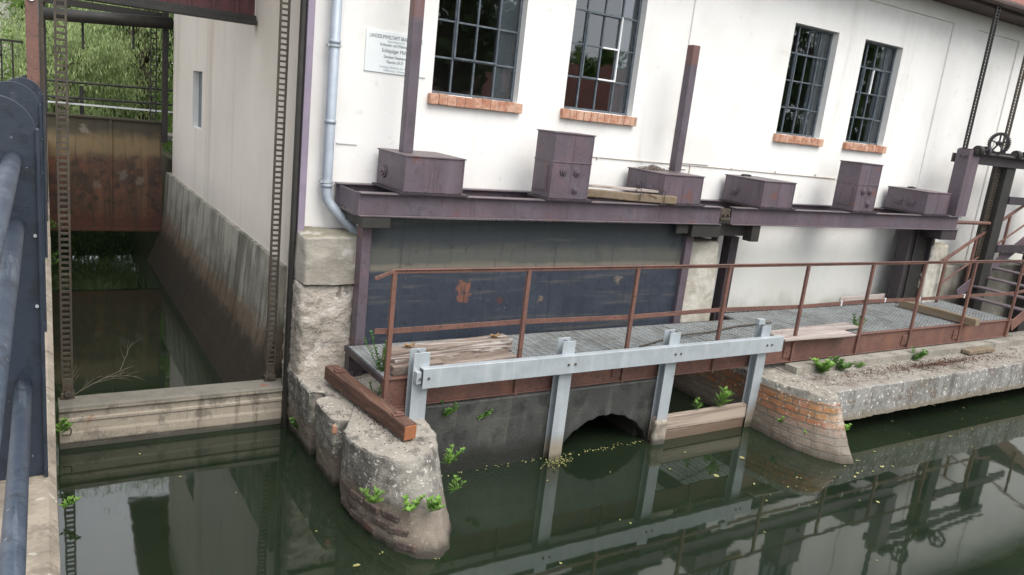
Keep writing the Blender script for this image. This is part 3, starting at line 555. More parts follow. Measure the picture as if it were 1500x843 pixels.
m_pil2=M('whitewashed_pillar',(.52,.50,.44),[('noise',(.36,.34,.28),2.5,.42,.62,.8),('streak',(.24,.22,.17),5,.52,.7,.7),('up',(.30,.27,.20),4,.6,1.0,.9)],rough=.95,bump=.5,bscale=35,bdist=.02,spec=.2)
sp0=thing('stone_pillar','crumbling stone pillar with a squarer pale block on top under the downpipe mouth','pillar',(2.79,8.2,.7))
pillar(2.47,3.11,7.92,8.44,.6,1.735,'',m_stonepil,3,.03,None,.05,sp0)
pillar(2.485,3.125,7.89,8.44,1.745,2.27,'',m_topblock,9,.01,None,.014,sp0)
pillar(8.06,8.72,7.9,8.44,.5,2.24,'pale whitewashed pillar right of the blue-black sluice plate',m_pil2,11,.06)
pillar(14.26,14.84,7.9,8.44,.5,2.22,'pale square pillar under the far end of the second machine platform',m_pil2,21,.04)
# ------------------------------------------------------------------ machine platforms
def ibeam(mb,x0,x1,yc,z0,z1,fw=.11,ft=.012,wt=.012,ax='x'):
    def B(a0,a1,b0,b1,c0,c1):
        mb.box(a0,a1,b0,b1,c0,c1) if ax=='x' else mb.box(b0,b1,a0,a1,c0,c1)
    B(x0,x1,yc-fw/2,yc+fw/2,z1-ft,z1); B(x0,x1,yc-fw/2,yc+fw/2,z0,z0+ft); B(x0,x1,yc-wt/2,yc+wt/2,z0+ft,z1-ft)
def platform(x0,x1,label):
    t=thing('machine_platform',label,'steel platform',((x0+x1)/2,8.0,2.5),'steel platforms along the mill wall')
    mb=MB(); ibeam(mb,x0,x1,7.655,2.54,2.79,.12,.014,.014); mb.build('front_beam',m_purple,t,bevel=.003,seg=1)
    mb=MB(); ibeam(mb,x0,x1,8.375,2.54,2.79,.12,.014,.014); mb.build('rear_beam',m_purple,t,bevel=.003,seg=1)
    return t
pA=platform(2.95,8.27,'long purple steel platform carrying three gear housings above the blue-black sluice plate')
mb=MB().box(2.96,3.06,7.74,8.3,2.525,2.539).box(2.975,2.99,7.675,8.34,2.56,2.77); mb.build('end_plate',m_purple,pA)
mb=MB().box(3.0,3.14,7.70,8.40,2.42,2.522).box(2.98,3.30,7.60,7.72,2.42,2.536); mb.build('bracket',m_black,pA,bevel=.004,seg=1)
mb=MB().box(7.75,8.30,7.62,8.40,2.36,2.536).box(7.5,7.72,7.66,7.70,2.40,2.536); mb.build('bracket',m_black,pA,bevel=.004,seg=1)
pB=platform(8.50,14.38,'long purple steel platform carrying three gear housings at the right over the open bay')
mb=MB().box(8.32,9.08,7.75,8.38,2.36,2.537).box(8.95,9.12,7.62,7.78,2.30,2.536); mb.build('bracket',m_black,pB,bevel=.004,seg=1)
mb=MB().box(13.9,14.4,7.62,8.38,2.36,2.537); mb.build('bracket',m_purpledark,pB,bevel=.004,seg=1)
mb=MB().box(8.29,8.48,7.66,7.70,2.57,2.76).box(8.29,8.48,7.64,7.66,2.60,2.63)
for x in (8.34,8.43): mb.tube([(x,7.62,2.67),(x,7.66,2.67)],.018,6)
mb.build('splice_plate',m_iron,pB,bevel=.003)
def gearbox(x0,x1,y1,z1,label,fronts=(),sides=(),tall=False,gravel=False):
    y0,z0=7.61,2.815
    t=thing('gear_housing',label,'gear housing',((x0+x1)/2,8,2.79),'gear housings on the steel platforms')
    mb=MB().box(x0,x1,y0,y1,z0,z1-.012)
    mb.box((x0+x1)/2-.004,(x0+x1)/2+.004,y0-.004,y0,z0,z1-.02)
    for cx in (x0,x1-.018): mb.box(cx,cx+.018,y0-.005,y0,z0,z1-.015)
    if tall: mb.box(x0-.006,x1+.006,y0-.007,y1+.006,z0+(z1-z0)*.55,z0+(z1-z0)*.55+.016)
    bo_=mb.build('body',m_purple,t,bevel=.005)
    for k in range(4):
        xx=x0+.03+(x1-x0-.06)*k/3
        for zz in (z0+.012,): mb2=MB().tube([(xx,y0-.045+.02,z0-.002),(xx,y0-.045+.02,z0+.010)],.010,6).build('bolt',m_purpledark,t)
    lid=MB().box(x0-.012,x1+.012,y0-.012,y1+.012,z1-.011,z1+.004)
    lid.build('lid',m_purple,t,bevel=.003)
    MB().box(x0-.05,x1+.06,y0-.04,y1+.01,2.792,2.812).build('base_plate',m_purpledark,t)
    for (x,z) in fronts:
        c=MB().tube([(x,y0-.016,z),(x,y0-.001,z)],.052,20).tube([(x,y0-.034,z),(x,y0-.016,z)],[.03,.034],16).tube([(x,y0-.045,z),(x,y0-.034,z)],.012,6)
        for k in range(6): c.tube([(x+.042*math.cos(k*PI/3),y0-.022,z+.042*math.sin(k*PI/3)),(x+.042*math.cos(k*PI/3),y0-.016,z+.042*math.sin(k*PI/3))],.006,6)
        c.build('bearing_cover',m_purple,t,bevel=.002,seg=1)
    for (y,z) in sides:
        c=MB().tube([(x0-.018,y,z),(x0-.001,y,z)],.075,24).tube([(x0-.034,y,z),(x0-.018,y,z)],[.045,.05],16).tube([(x0-.05,y,z),(x0-.034,y,z)],.016,6)
        for k in range(6): c.tube([(x0-.026,y+.062*math.cos(k*PI/3),z+.062*math.sin(k*PI/3)),(x0-.018,y+.062*math.cos(k*PI/3),z+.062*math.sin(k*PI/3))],.007,6)
        c.build('bearing_cover',m_purple,t,bevel=.002,seg=1)
    if tall:
        c=MB().box(x0-.012,x0-.001,y0+.07,y1-.05,z0+.07,z0+(z1-z0)*.5).box(x0-.016,x0-.012,y0+.09,y1-.07,z0+.09,z0+(z1-z0)*.5-.02)
        c.build('inspection_cover',m_purple,t,bevel=.003)
    return t
gearbox(3.42,4.13,8.36,3.20,'flat gear housing nearest the downpipe, a tall column rising from it',sides=((8.16,2.97),))
gearbox(5.30,5.87,8.0,3.59,'tall gear housing below the second window, lumber lying at its right',fronts=((5.47,3.14),(5.67,3.14),(5.67,2.93)),tall=True)
gearbox(7.10,7.80,8.36,3.19,'flat gear housing with gravel on its lid and a cut-off column rising from it',sides=((8.12,2.98),(7.88,2.98)))
gearbox(9.02,9.70,8.36,3.19,'flat gear housing with one side cover, first on the right-hand platform',sides=((8.15,2.98),))
gearbox(11.18,11.72,8.0,3.57,'tall gear housing under the last window on the right-hand platform',fronts=((11.35,3.13),(11.53,3.13),(11.53,2.93)),tall=True)
gearbox(13.18,13.88,8.36,3.19,'flat gear housing with two side covers beside the hoist column',sides=((8.12,2.98),(7.88,2.98)))
for (x,y) in ((9.2,8.2),(13.55,8.2)):
    k=MB()
    for i in range(7): a=rnd.uniform(0,6.28); k.box(x+i*.025-.02,x+i*.025+.015,y-.02+rnd.uniform(-.02,.02),y+.02,3.197,3.215+rnd.uniform(0,.012))
    tag(k.build('debris',m_purpledark),'dark crumbs of debris on the lid of the %s'%('first housing of the right platform' if x<10 else 'last housing of the right platform'),'debris',kind='stuff')
def gravel(name,cx,cy,z,rx,ry,h,n,label,sz=.014,mat=None):
    mb=MB()
    for i in range(n):
        a=rnd.uniform(0,6.283); r=abs(rnd.gauss(0,.42)); r=min(r,1); x=cx+rx*r*math.cos(a); y=cy+ry*r*math.sin(a); zz=z+h*(1-r)*rnd.random(); s=sz*rnd.uniform(.5,1.2)
        vs=[Vector((x,y,zz))+Vector((rnd.uniform(-1,1),rnd.uniform(-1,1),rnd.uniform(-.6,.8)))*s for _ in range(5)]
        mb.add(vs,[(0,1,2),(0,2,3),(0,3,1),(1,4,2),(2,4,3),(1,3,4)])
    tag(mb.build(name,mat or m_gravel),label,'debris',kind='stuff')
gravel('gravel',7.35,8.15,3.193,.30,.2,.07,700,'heap of pale gravel on the lid of the third gear housing')
gravel('gravel',5.6,7.63,2.53,2.2,.045,.02,700,'grit lying along the lower flange of the left platform beam',.008)
gravel('leaf_litter',3.1,8.0,2.54,.14,.3,.03,200,'dry leaf litter on the left end plate of the platform',.016,m_woody)
# square columns rising from housings
def colm(x,top,label,frayed=False):
    t=thing('lifting_column',label,'steel column',(x,8.02,3.2),'steel columns rising from the gear housings')
    mb=MB(); mb.box(x-.06,x+.06,7.96,7.975,3.206,top).box(x-.06,x-.047,7.975,8.08,3.206,top).box(x+.047,x+.06,7.975,8.08,3.206,top).box(x-.047,x+.047,8.065,8.08,3.206,top-.02)
    mb.build('shaft',M('column_steel_'+('short' if frayed else 'tall'),(.105,.085,.105),[('noise',(.075,.06,.07),4,.4,.65,.8),('z',(.155,.075,.06),.14,4.58,4.68,.8),('z',(.10,.08,.085),.1,4.90,4.93,.9),('streak',(.16,.12,.14),9,.55,.7,.5)],rough=.5,bump=.25),t,bevel=.003,seg=1)
    if frayed: MB().box(x-.03,x-.01,7.98,8.06,top,top+.03).box(x+.02,x+.047,7.98,8.06,top,top+.05).build('torn_lip',m_purpledark,t)
colm(3.60,6.4,'tall square steel column crossing the notice sign')
colm(7.64,4.88,'short cut-off square steel column right of the second window')
# planks tied on left platform
def board(name,p,q,w,h,mat,label,group=None,up=(0,0,1),chop=0):
    mb=MB(); mb.beam(p,q,w,h,up); o=mb.build(name,mat,bevel=min(w,h)*.12,seg=2)
    roughen(o,min(w,h)*.06,2.5,3,seed=p[0]); return tag(o,label,'plank' if h<.07 else 'timber',group)
board('timber',(5.95,7.99,2.86),(7.30,7.56,2.86),.10,.10,m_woodlight,'squared yellowish timber lying on the left platform between two gear housings')
board('plank',(5.95,8.12,2.945),(7.38,7.66,2.945),.11,.03,m_plankwall,'thin bleached board tied on top of the yellowish timber on the platform')
mb=MB()
for t_ in (.62,.86):
    x=5.95+1.35*t_; y=7.99-.43*t_
    mb.tube([(x-.02,y-.065,2.80),(x-.02,y-.07,2.97),(x+.0,y+.04,2.975),(x,y+.06,2.9)],.006,6)
mb.tube([(6.7,7.67,2.88),(6.85,7.64,2.93),(7.0,7.60,2.87)],.004,6)
tag(mb.build('tie_wire',m_iron),'rusty wire loops tying the board to the timber on the platform','wire')
# sluice plate
sp=thing('sluice_plate','tall blue-black sluice plate with a tan tide line behind the walkway','sluice gate',(5.4,7.8,.3))
vs=[];mb=MB(); NX,NZ=24,10
for i in range(NX+1):
    for k in range(NZ+1):
        x=3.15+(7.80-3.15)*i/NX; z=.2+(2.50-.2)*k/NZ; vs.append((x,7.80+.006*noise.noise(Vector((x*1.2,z*1.5,0))),z))
mb.add(vs,[(i*(NZ+1)+k,(i+1)*(NZ+1)+k,(i+1)*(NZ+1)+k+1,i*(NZ+1)+k+1) for i in range(NX) for k in range(NZ)]); mb.build('skin_plate',m_panel,sp,shade=True)
MB().box(3.16,7.80,7.808,7.86,.2,2.49).build('backing',m_black,sp)
MB().box(3.05,3.15,7.74,7.90,.2,2.42).box(3.15,3.17,7.77,7.795,.2,2.42).build('side_guide',m_purple,sp,bevel=.003,seg=1)
MB().box(7.80,7.93,7.74,7.90,.2,2.535).build('side_guide',m_purple,sp,bevel=.003,seg=1)
# slender columns of the second bay
co=thing('bay_column','pair of slender dark steel columns at the left edge of the open bay','steel column',(9.0,8.0,.5))
MB().box(8.95,9.12,7.98,8.14,-.3,2.30).build('shaft',m_purpledark,co,bevel=.003,seg=1); MB().box(8.76,8.80,8.1,8.2,-.3,2.36).build('shaft',m_purple,co,bevel=.003,seg=1)
dc=thing('bay_gate_leaf','broad dark upright steel leaf at the right end of the open bay','steel column',(13.9,8.1,.5))
MB().box(13.62,14.24,8.02,8.09,.2,2.535).build('leaf',m_black,dc); MB().box(13.52,13.60,7.95,8.15,.2,2.535).box(14.25,14.34,7.95,8.10,.2,2.36).box(13.80,13.83,7.99,8.02,.2,2.53).build('edge_flange',m_purpledark,dc,bevel=.003,seg=1)
# ------------------------------------------------------------------ walkway
wk=thing('walkway','narrow steel grating walkway with red-brown railing running the length of the mill wall','walkway',(9,7.2,1.1))
def grate(x0,x1,y0,y1):
    mb=MB(); y=y0
    while y<y1: mb.box(x0,x1,y,y+.006,1.082,1.11); y+=.052
    x=x0+.02
    while x<x1: mb.box(x,x+.010,y0,y1,1.096,1.108); x+=.11
    mb.box(x0,x0+.005,y0,y1,1.083,1.112).box(x1-.005,x1,y0,y1,1.083,1.112)
    mb.build('grating',m_grate,wk)
xs_=[2.94,4.45,5.96,7.48,8.99,10.49,12.0,13.5,15.0]
for i in range(8): grate(xs_[i]+.004,xs_[i+1]-.004,6.66,7.66 if i<4 else 8.0)
mb=MB(); mb.box(2.92,15.02,6.63,6.64,.81,1.10).box(2.92,15.02,6.60,6.66,1.098,1.115).box(2.92,15.02,6.60,6.63,.80,.812); mb.build('front_channel',m_brownpaint,wk,bevel=.003,seg=1)
mb=MB(); mb.box(2.92,8.9,7.665,7.68,.85,1.11).box(8.9,15.02,8.01,8.03,.85,1.11); mb.build('rear_channel',m_purpledark,wk)
mb=MB(); mb.box(2.905,2.92,6.64,7.68,1.05,1.12).box(2.92,2.96,6.66,7.66,1.06,1.083).box(2.92,3.1,7.55,7.66,.86,1.06); mb.build('end_channel',m_purpledark,wk,bevel=.003,seg=1)
for x in (4.45,5.96,7.48,8.99,10.49,12.0,13.5): MB().box(x-.03,x+.03,6.645,7.66,.90,1.08).build('joist',m_purpledark,wk)
PX=[2.95,4.47,5.97,7.48,9.01,10.48,11.82,13.29,14.87]
for i,x in enumerate(PX):
    lean=0
    p=MB().box(x-.022,x+.022,6.590,6.597,.72 if i==0 else .79,2.19).box(x-.022,x-.015,6.597,6.628,.79,2.19)
    p.build('rail_post',m_brownpaint,wk,bevel=.002,seg=1)
    b=MB()
    if i in (2,4,6,7): b.box(x-.16,x-.03,6.612,6.627,.86,1.02).tube([(x-.10,6.60,.94),(x-.10,6.612,.94)],.016,6); b.build('fixing_plate',m_brownpaint,wk,bevel=.003,seg=1)
mb=MB(); mb.box(2.94,15.8,6.580,6.625,2.205,2.212).box(2.94,15.8,6.598,6.604,2.17,2.205); mb.beam((2.95,6.60,2.20),(2.76,6.62,2.12),.03,.03); mb.build('top_rail',m_brownpaint,wk,bevel=.002,seg=1)
mb=MB(); pts=[(2.80,1.60)]+[(x,1.60+.012*math.sin(x*1.9)) for x in PX]+[(15.6,1.67)]
for a,b in zip(pts,pts[1:]): mb.beam((a[0],6.635,a[1]),(b[0],6.635,b[1]),.008,.055)
mb.build('mid_rail',m_brownpaint,wk,bevel=.002,seg=1)
for x in (9.92,10.98,11.9,13.2): MB().box(x,x+.02,6.622,6.648,1.57+.012*math.sin(x*1.9),1.635+.012*math.sin(x*1.9)).build('cable_tie',m_framewhite,wk)
mb=MB(); mb.tube([(3.0,6.58,.74),(3.16,6.58,.74)],.03,10).box(3.02,3.16,6.57,6.66,.72,.80); mb.build('hinge_foot',m_brownpaint,wk,bevel=.004)
# hose on walkway
hs=MB(); hs.tube([(6.4,6.85,1.125),(6.9,7.0,1.13),(7.4,7.05,1.16),(7.9,7.15,1.13),(8.6,7.3,1.13),(9.4,7.35,1.13)],.012,8); tag(hs.build('hose',m_iron),'dark hose trailing across the middle of the walkway grating','hose')
# galvanised stop-log frame
gf=thing('stoplog_frame','bright galvanised frame of four posts under one long horizontal channel in front of the walkway','frame',(5.8,6.45,0))
for (x,z0) in ((3.235,.70),(5.00,-.4),(6.57,-.4),(8.19,-.4)):
    mb=MB(); mb.box(x-.085,x+.085,6.446,6.456,z0,1.415).box(x-.085,x+.085,6.55,6.56,z0,1.425).box(x-.006,x+.006,6.456,6.55,z0,1.415); mb.build('post',m_galv,gf,bevel=.002,seg=1)
MB().box(3.22,8.46,6.360,6.370,1.075,1.275).box(3.22,8.46,6.370,6.444,1.265,1.275).box(3.22,8.46,6.370,6.444,1.075,1.085).build('beam',m_galv,gf,bevel=.002,seg=1)
for x in (3.235,5.00,6.57,8.19):
    for dx in (-.045,.045): MB().tube([(x+dx,6.348,1.18),(x+dx,6.359,1.18)],.014,6).build('bolt',m_iron,gf)
mb=MB(); mb.box(3.16,3.21,6.38,6.444,1.12,1.24).box(8.05,8.16,6.47,6.54,1.43,1.50); mb.build('clip',m_galv,gf,bevel=.003)
m_void=M('painted_void_black',(.006,.006,.005),rough=.95,bump=.1)  # near-black colour paints the unlit dark inside the arched outlet
FOOT=6.37
# weir wall with arched outlet
ww=MB(); x0,x1,zt=3.2,6.50,.79
pts=[(x0,-.5),(x0,zt),(x1,zt),(x1,-.5)]
ax0,ax1,ah=5.10,6.47,.41
arc=[(ax1-(ax1-ax0)*t/20, -.06+(ah+.06)*max(0,math.sin(PI*t/20))**.55+.012*math.sin(t*2.3)) for t in range(21)]
poly=[(x0,-.5),(x0,zt),(x1,zt),(x1,-.5),(ax1,-.5)]+arc+[(ax0,-.5)]
ww.prism(poly,'y',6.565,6.70)
wo=ww.build('weir_wall',m_weir,bevel=.02); MB().box(4.6,6.49,7.7,7.74,-.5,.85).box(4.58,4.6,6.71,7.74,-.5,.85).box(4.6,6.49,6.71,7.7,.70,.72).build('void_backing',m_void,wo); tag(wo,'dark wet weir wall under the walkway with a low arched outlet at the water','weir')  # black sheets added behind the arch so its opening reads as deep shade
# stop board bay 3
sb=thing('stop_board','pale waterlogged board closing the right bay of the galvanised frame','board',(7.3,6.5,0))
m_boardpale=M('pale_wet_board',(.40,.33,.27),[('grainx',(.18,.14,.11),14,.42,.62,.8),('z',(.13,.09,.06),.1,.16,.10,.9),('noise',(.16,.07,.05),5,.58,.7,.7)],rough=.85,bump=.5)
o=MB().box(6.50,8.15,6.47,6.56,.13,.32).build('upper_board',m_boardpale,sb,bevel=.012); roughen(o,.008,2.5,3)
o=MB().box(6.50,8.12,6.48,6.56,-.3,.128).build('lower_board',m_boardpale,sb,bevel=.012); roughen(o,.010,3,3)
o=MB().box(6.44,6.64,6.40,6.47,-.3,.30).build('end_block',m_gatebeam,sb,bevel=.03); roughen(o,.015,6,2)
# brick recess walls
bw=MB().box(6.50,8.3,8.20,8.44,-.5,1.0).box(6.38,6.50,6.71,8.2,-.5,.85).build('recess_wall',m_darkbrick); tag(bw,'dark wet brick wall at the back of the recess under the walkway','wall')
fw_=MB().box(8.87,15.2,FOOT,FOOT+.2,-.5,.80).build('footing_wall',m_concrete); tag(fw_,'low grey footing wall behind the long slab under the walkway','wall')
mb=MB()
for k,x in enumerate((13.0,13.27,13.54)): mb.box(x,x+.25,6.22,6.36,.72,.785)
o=mb.build('loose_brick_block',m_woodlight,bevel=.01); tag(o,'row of three ochre bricks lying on the slab under the right end of the walkway','brick block')
# timbers
def timber(name,p,q,w,h,mat,label,seed,group=None,cat='timber',rot=0):
    mb=MB(); p=Vector(p);q=Vector(q); n=14
    d=(q-p).normalized(); r=d.cross(Vector((0,0,1))).normalized(); u=r.cross(d)
    vs=[];fs=[]
    for i in range(n+1):
        c=p.lerp(q,i/n)
        for (a,b) in ((-1,-1),(0,-1.0),(1,-1),(1,0),(1,1),(0,1),(-1,1),(-1,0)):
            v=c+r*a*w/2+u*b*h/2; nn=noise.noise_vector(v*3+Vector((seed,0,0)))+noise.noise_vector(Vector((v.x*2,v.y*2,v.z*18))+Vector((seed*2,0,0)))*.6
            vs.append(v+nn*min(w,h)*.07)
    for i in range(n):
        for k in range(8): fs.append((i*8+k,i*8+(k+1)%8,(i+1)*8+(k+1)%8,(i+1)*8+k))
    fs+=[tuple(range(8)),tuple(n*8+k for k in range(8))]; mb.add(vs,fs); o=mb.build(name,mat,bevel=.006,seg=1); return tag(o,label,cat,group)
timber('timber',(3.10,6.99,1.20),(4.66,7.16,1.20),.19,.15,m_wood,'rear thick grey timber of the small pile on the walkway','1' and 1.0,'timbers piled on the walkway')
timber('timber',(3.06,6.78,1.19),(4.50,6.97,1.19),.15,.13,m_wood,'middle grey timber of the small pile on the walkway',4.0,'timbers piled on the walkway')
timber('plank',(3.62,6.70,1.135),(4.56,6.84,1.155),.15,.04,m_wood,'front split plank of the small pile on the walkway',8.0,'timbers piled on the walkway','plank')
timber('timber',(3.03,6.70,1.165),(3.60,6.72,1.165),.10,.10,m_wood,'short dark timber block at the left front of the walkway pile',12.0,'timbers piled on the walkway')
for (x,y,z,l) in ((3.35,7.0,1.29,'curled dead leaf on the pile of timbers near its left end'),(4.45,7.12,1.29,'curled dead leaf on the pile of timbers near its right end'),(5.35,6.85,1.125,'crumpled pale leaf lying on the walkway grating')):
    mb=MB(); vs=[];n=5
    for i in range(n+1):
        for j in range(n+1):
            a=(i/n-.5)*2;b=(j/n-.5)*2; vs.append((x+a*.06,y+b*.04*(1-abs(a)*.6),z+.025*(a*a+b*b)*.7+.012*math.sin(a*5+b*3)))
    mb.add(vs,[(i*(n+1)+j,(i+1)*(n+1)+j,(i+1)*(n+1)+j+1,i*(n+1)+j+1) for i in range(n) for j in range(n)])
    tag(mb.build('dead_leaf',M('dead_leaf_'+str(int(x*10)),(.30,.19,.10) if z>1.2 else (.5,.42,.3),rough=.9)),l,'leaf')
timber('board',(8.75,6.80,1.15),(10.75,6.92,1.145),.26,.03,m_plankwall,'wide bleached board lying on the walkway past the galvanised frame',15,cat='board')
timber('board',(8.70,6.62,1.16),(10.15,6.54,1.17),.22,.03,m_plankwall,'narrower bleached board overhanging the front edge of the walkway',19,cat='board')
timber('cross_timber',(13.30,7.72,1.18),(13.42,6.42,1.19),.15,.13,m_woodlight,'brown timber laid across the walkway near its right end',23)
timber('wall_board',(12.1,8.12,1.16),(13.4,8.12,1.19),.03,.12,m_plankwall,'pale board leaning along the foot of the white wall',27,cat='board')
pt=thing('pier_timber','square dark brown railway timber lying along the top of the nearest pier','timber',(2.85,6.8,.73))
o=timber('baulk',(2.73,7.58,.865),(2.95,6.00,.815),.135,.15,m_woody,'',31); o.parent=pt; o.matrix_parent_inverse=Matrix.Translation(-pt.location)
for k in('label','category'): 
    if k in o: del o[k]
mb=MB(); d=(Vector((2.95,6.0,.815))-Vector((2.73,7.58,.865))).normalized(); c=Vector((2.95,6.0,.815)); mb.beam(c+d*.001,c+d*.014,.125,.138); mb.build('sawn_end',m_woodend,pt,bevel=.005)
for t_ in (.13,.86):
    c=Vector((2.73,7.58,.945)).lerp(Vector((2.95,6.0,.895)),t_)
    mb=MB().box(c.x-.055,c.x+.055,c.y-.035,c.y+.035,c.z-.004,c.z+.016).box(c.x-.03,c.x+.03,c.y-.022,c.y+.022,c.z+.016,c.z+.03); mb.build('iron_cleat',m_brownpaint,pt,bevel=.004)
# ------------------------------------------------------------------ hoist at the right
ho=thing('gate_hoist','rusty geared hoist frame with spoked cog wheels at the right end of the mill wall','hoist',(15.2,7.8,2.8))
MB().box(14.20,14.55,7.62,7.635,2.795,3.98).box(14.20,14.215,7.635,7.86,2.795,3.98).box(14.535,14.55,7.635,7.86,2.795,3.98).build('column',m_purple,ho,bevel=.003,seg=1)
MB().box(15.80,16.12,7.72,7.735,-.4,3.92).box(15.80,15.815,7.735,8.0,-.4,3.92).box(16.105,16.12,7.735,8.0,-.4,3.92).box(15.815,16.105,7.97,7.985,-.4,3.9).build('column',m_black,ho,bevel=.003,seg=1)
MB().box(17.85,18.2,7.72,8.0,-.4,3.92).build('column',m_black,ho,bevel=.01)
MB().box(14.25,18.3,7.68,7.72,3.74,3.90).box(14.25,18.3,7.92,7.96,3.74,3.90).box(14.02,14.2,7.66,7.70,3.84,3.88).build('cross_beam',m_purpledark,ho,bevel=.004,seg=1)
rack(ho,14.40,7.84,.10,3.9,6.45,.055,m_black,side=.02)
rack(ho,15.72,7.84,.12,2.0,6.45,.055,m_iron,side=.028)
MB().tube([(14.4,7.60,3.93),(18.2,7.60,3.93)],.035,12).build('shaft',m_black,ho,shade=True)
def cog(x,y,z,r,t=.05):
    mb=MB(); n=48; 
    def ring(rr,xx): return [(xx,y+rr*math.cos(2*PI*k/n),z+rr*math.sin(2*PI*k/n)) for k in range(n)]
    ri=r*.80; vs=ring(r,x-t/2)+ring(r,x+t/2)+ring(ri,x+t/2)+ring(ri,x-t/2)
    mb.add(vs,[(a*n+k,a*n+(k+1)%n,((a+1)%4)*n+(k+1)%n,((a+1)%4)*n+k) for a in range(4) for k in range(n)])
    for k in range(32):
        a=2*PI*k/32; rot=Matrix.Rotation(a,3,'X'); mb.box(x-t/2+.002,x+t/2-.002,y+r-.004,y+r+.016,z-.008,z+.008,rot,(x,y,z))
    for k in range(5):
        a=2*PI*k/5+.3; c=Vector((x,y,z)); e=Vector((0,math.cos(a),math.sin(a))); mb.beam(c,c+e*ri*1.02,.02,.03,(1,0,0))
    mb.tube([(x-.05,y,z),(x+.05,y,z)],.04,14); mb.build('cog_wheel',m_purpledark,ho)
cog(15.04,7.60,4.15,.185); cog(16.42,7.60,4.15,.185); cog(14.66,7.60,3.98,.075,.07)
for x in (14.42,15.75,16.1): MB().box(x-.11,x+.11,7.56,7.90,3.90,4.0).tube([(x-.06,7.60,3.98),(x+.06,7.60,3.98)],.09,16).build('bearing_block',m_black,ho,bevel=.012)
MB().tube([(14.55,7.8,2.66),(15.8,7.8,2.66)],.035,8).build('tie_tube',m_brownpaint,ho)
MB().box(16.12,19,7.7,7.76,3.05,3.20).box(16.12,19,7.7,7.76,2.1,2.25).build('cross_beam',m_purpledark,ho)
# stairs
st=thing('steel_stairs','open steel stairs with red-brown handrails climbing away from the right end of the walkway','stairs',(16,7.2,1.1))
def line(p,q,w,h,mat,nm,up=(0,0,1)): return MB().beam(p,q,w,h,up).build(nm,mat,st,bevel=.003,seg=1)
line((15.05,6.63,.98),(18.2,6.63,2.58),.012,.22,m_brownpaint,'front_stringer'); line((15.3,7.82,1.25),(18.2,7.82,2.75),.012,.22,m_purple,'rear_stringer')
for k in range(9): x=15.35+k*.34; MB().box(x,x+.24,6.64,7.81,1.10+.17*k+.13,1.10+.17*k+.16).build('tread',m_purple,st,bevel=.003,seg=1)
line((14.56,7.84,1.92),(17.6,7.84,3.30),.045,.045,m_brownpaint,'handrail'); line((14.7,7.84,1.50),(17.6,7.84,2.8),.03,.03,m_brownpaint,'mid_handrail')
for (x,zb,zt_) in ((14.66,1.1,1.95),(15.55,1.35,2.36),(16.6,1.85,2.84),(17.55,2.3,3.28)): MB().box(x-.025,x+.025,7.82,7.86,zb,zt_).build('post',m_brownpaint,st,bevel=.002,seg=1)
line((15.8,6.60,2.2),(18,6.60,3.35),.04,.04,m_brownpaint,'handrail')
for x,zb in ((16.5,1.7),(17.6,2.2)): MB().box(x-.02,x+.02,6.58,6.62,zb,zb+.9).build('post',m_brownpaint,st,bevel=.002,seg=1)
pf=thing('pump_plinth','rough stone plinth wall behind the stairs at the right edge','wall',(16.5,8.2,0)); o=MB().box(14.95,20,8.10,8.43,-.4,1.75).build('masonry',m_concrete,pf,bevel=.02)
# far right bank beyond
# ------------------------------------------------------------------ plants
def leafquad(mb,b,d,n,L,W):
    s=d.cross(n)
    if s.length<1e-3: s=Vector((1,0,0))
    s.normalize(); m=b+d*L*.45-n*L*.03; t=b+d*L-n*L*.12
    mb.add([b,m+s*W/2+n*W*.15,t,m-s*W/2+n*W*.15,m],[(0,1,4),(1,2,4),(2,3,4),(3,0,4)])
def herb(loc,nst,h,L,label,mat=m_herb,lean=(0,-.4,0),spread=.5,W=.3,name='leafy_plant',cat='plant',droop=0):
    t=thing(name,label,cat,loc,'plants rooted in the masonry'); t['label']=label; base=Vector(loc); lv=MB(); stm=MB(); q=random.Random(sum(loc)*1000)
    for s in range(nst):
        d=(Vector((q.uniform(-1,1)*spread,q.uniform(-1,1)*spread,1))+Vector(lean)).normalized(); hh=h*q.uniform(.6,1.05); p=base+Vector((q.uniform(-1,1),q.uniform(-1,1),0))*.02; pts=[p]
        n=max(4,int(hh/.028)); 
        for i in range(n):
            p=p+d*hh/n; d=(d+Vector(lean)*.03-Vector((0,0,droop*.05))).normalized(); pts.append(p.copy())
            az=i*2.4+q.uniform(-.4,.4); f=(i+2)/n
            for a in (az,az+PI):
                o=Vector((math.cos(a),math.sin(a),.35+.5*(i/n))); o=(o+d*.3).normalized(); leafquad(lv,p,o,Vector((0,0,1)),L*q.uniform(.7,1.1)*(1.15-.35*i/n),L*W)
        for k in range(4): a=k*PI/2+q.random(); leafquad(lv,p,(Vector((math.cos(a),math.sin(a),.9))).normalized(),Vector((0,0,1)),L*.7,L*W*.8)
        stm.tube(pts[::2]+[pts[-1]] if len(pts)>4 else pts,.0035,5)
    lv.build('leaves',mat,t); stm.build('stem',m_herbd,t); return t
herb((2.50,5.66,.36),5,.19,.085,'bright green leafy weed on the nose of the nearest pier, left one',lean=(-.25,-.6,0),spread=.6)
herb((2.74,5.44,.36),6,.15,.065,'bright green weed low on the round front of the nearest pier, left of its twin',lean=(-.1,-.8,0),spread=.7,W=.5)
herb((2.90,5.36,.37),7,.14,.065,'bright green weed low on the right shoulder of the nearest pier',lean=(.25,-.6,0),spread=.7,W=.5)
herb((3.38,6.0,.42),6,.24,.07,'tall weed in the angle between the nearest pier and the dark weir wall',lean=(.3,-.3,0),spread=.6)
herb((3.36,5.85,.2),4,.16,.06,'small trailing weed just above the water right of the nearest pier',lean=(.6,-.3,-.3),spread=.6)
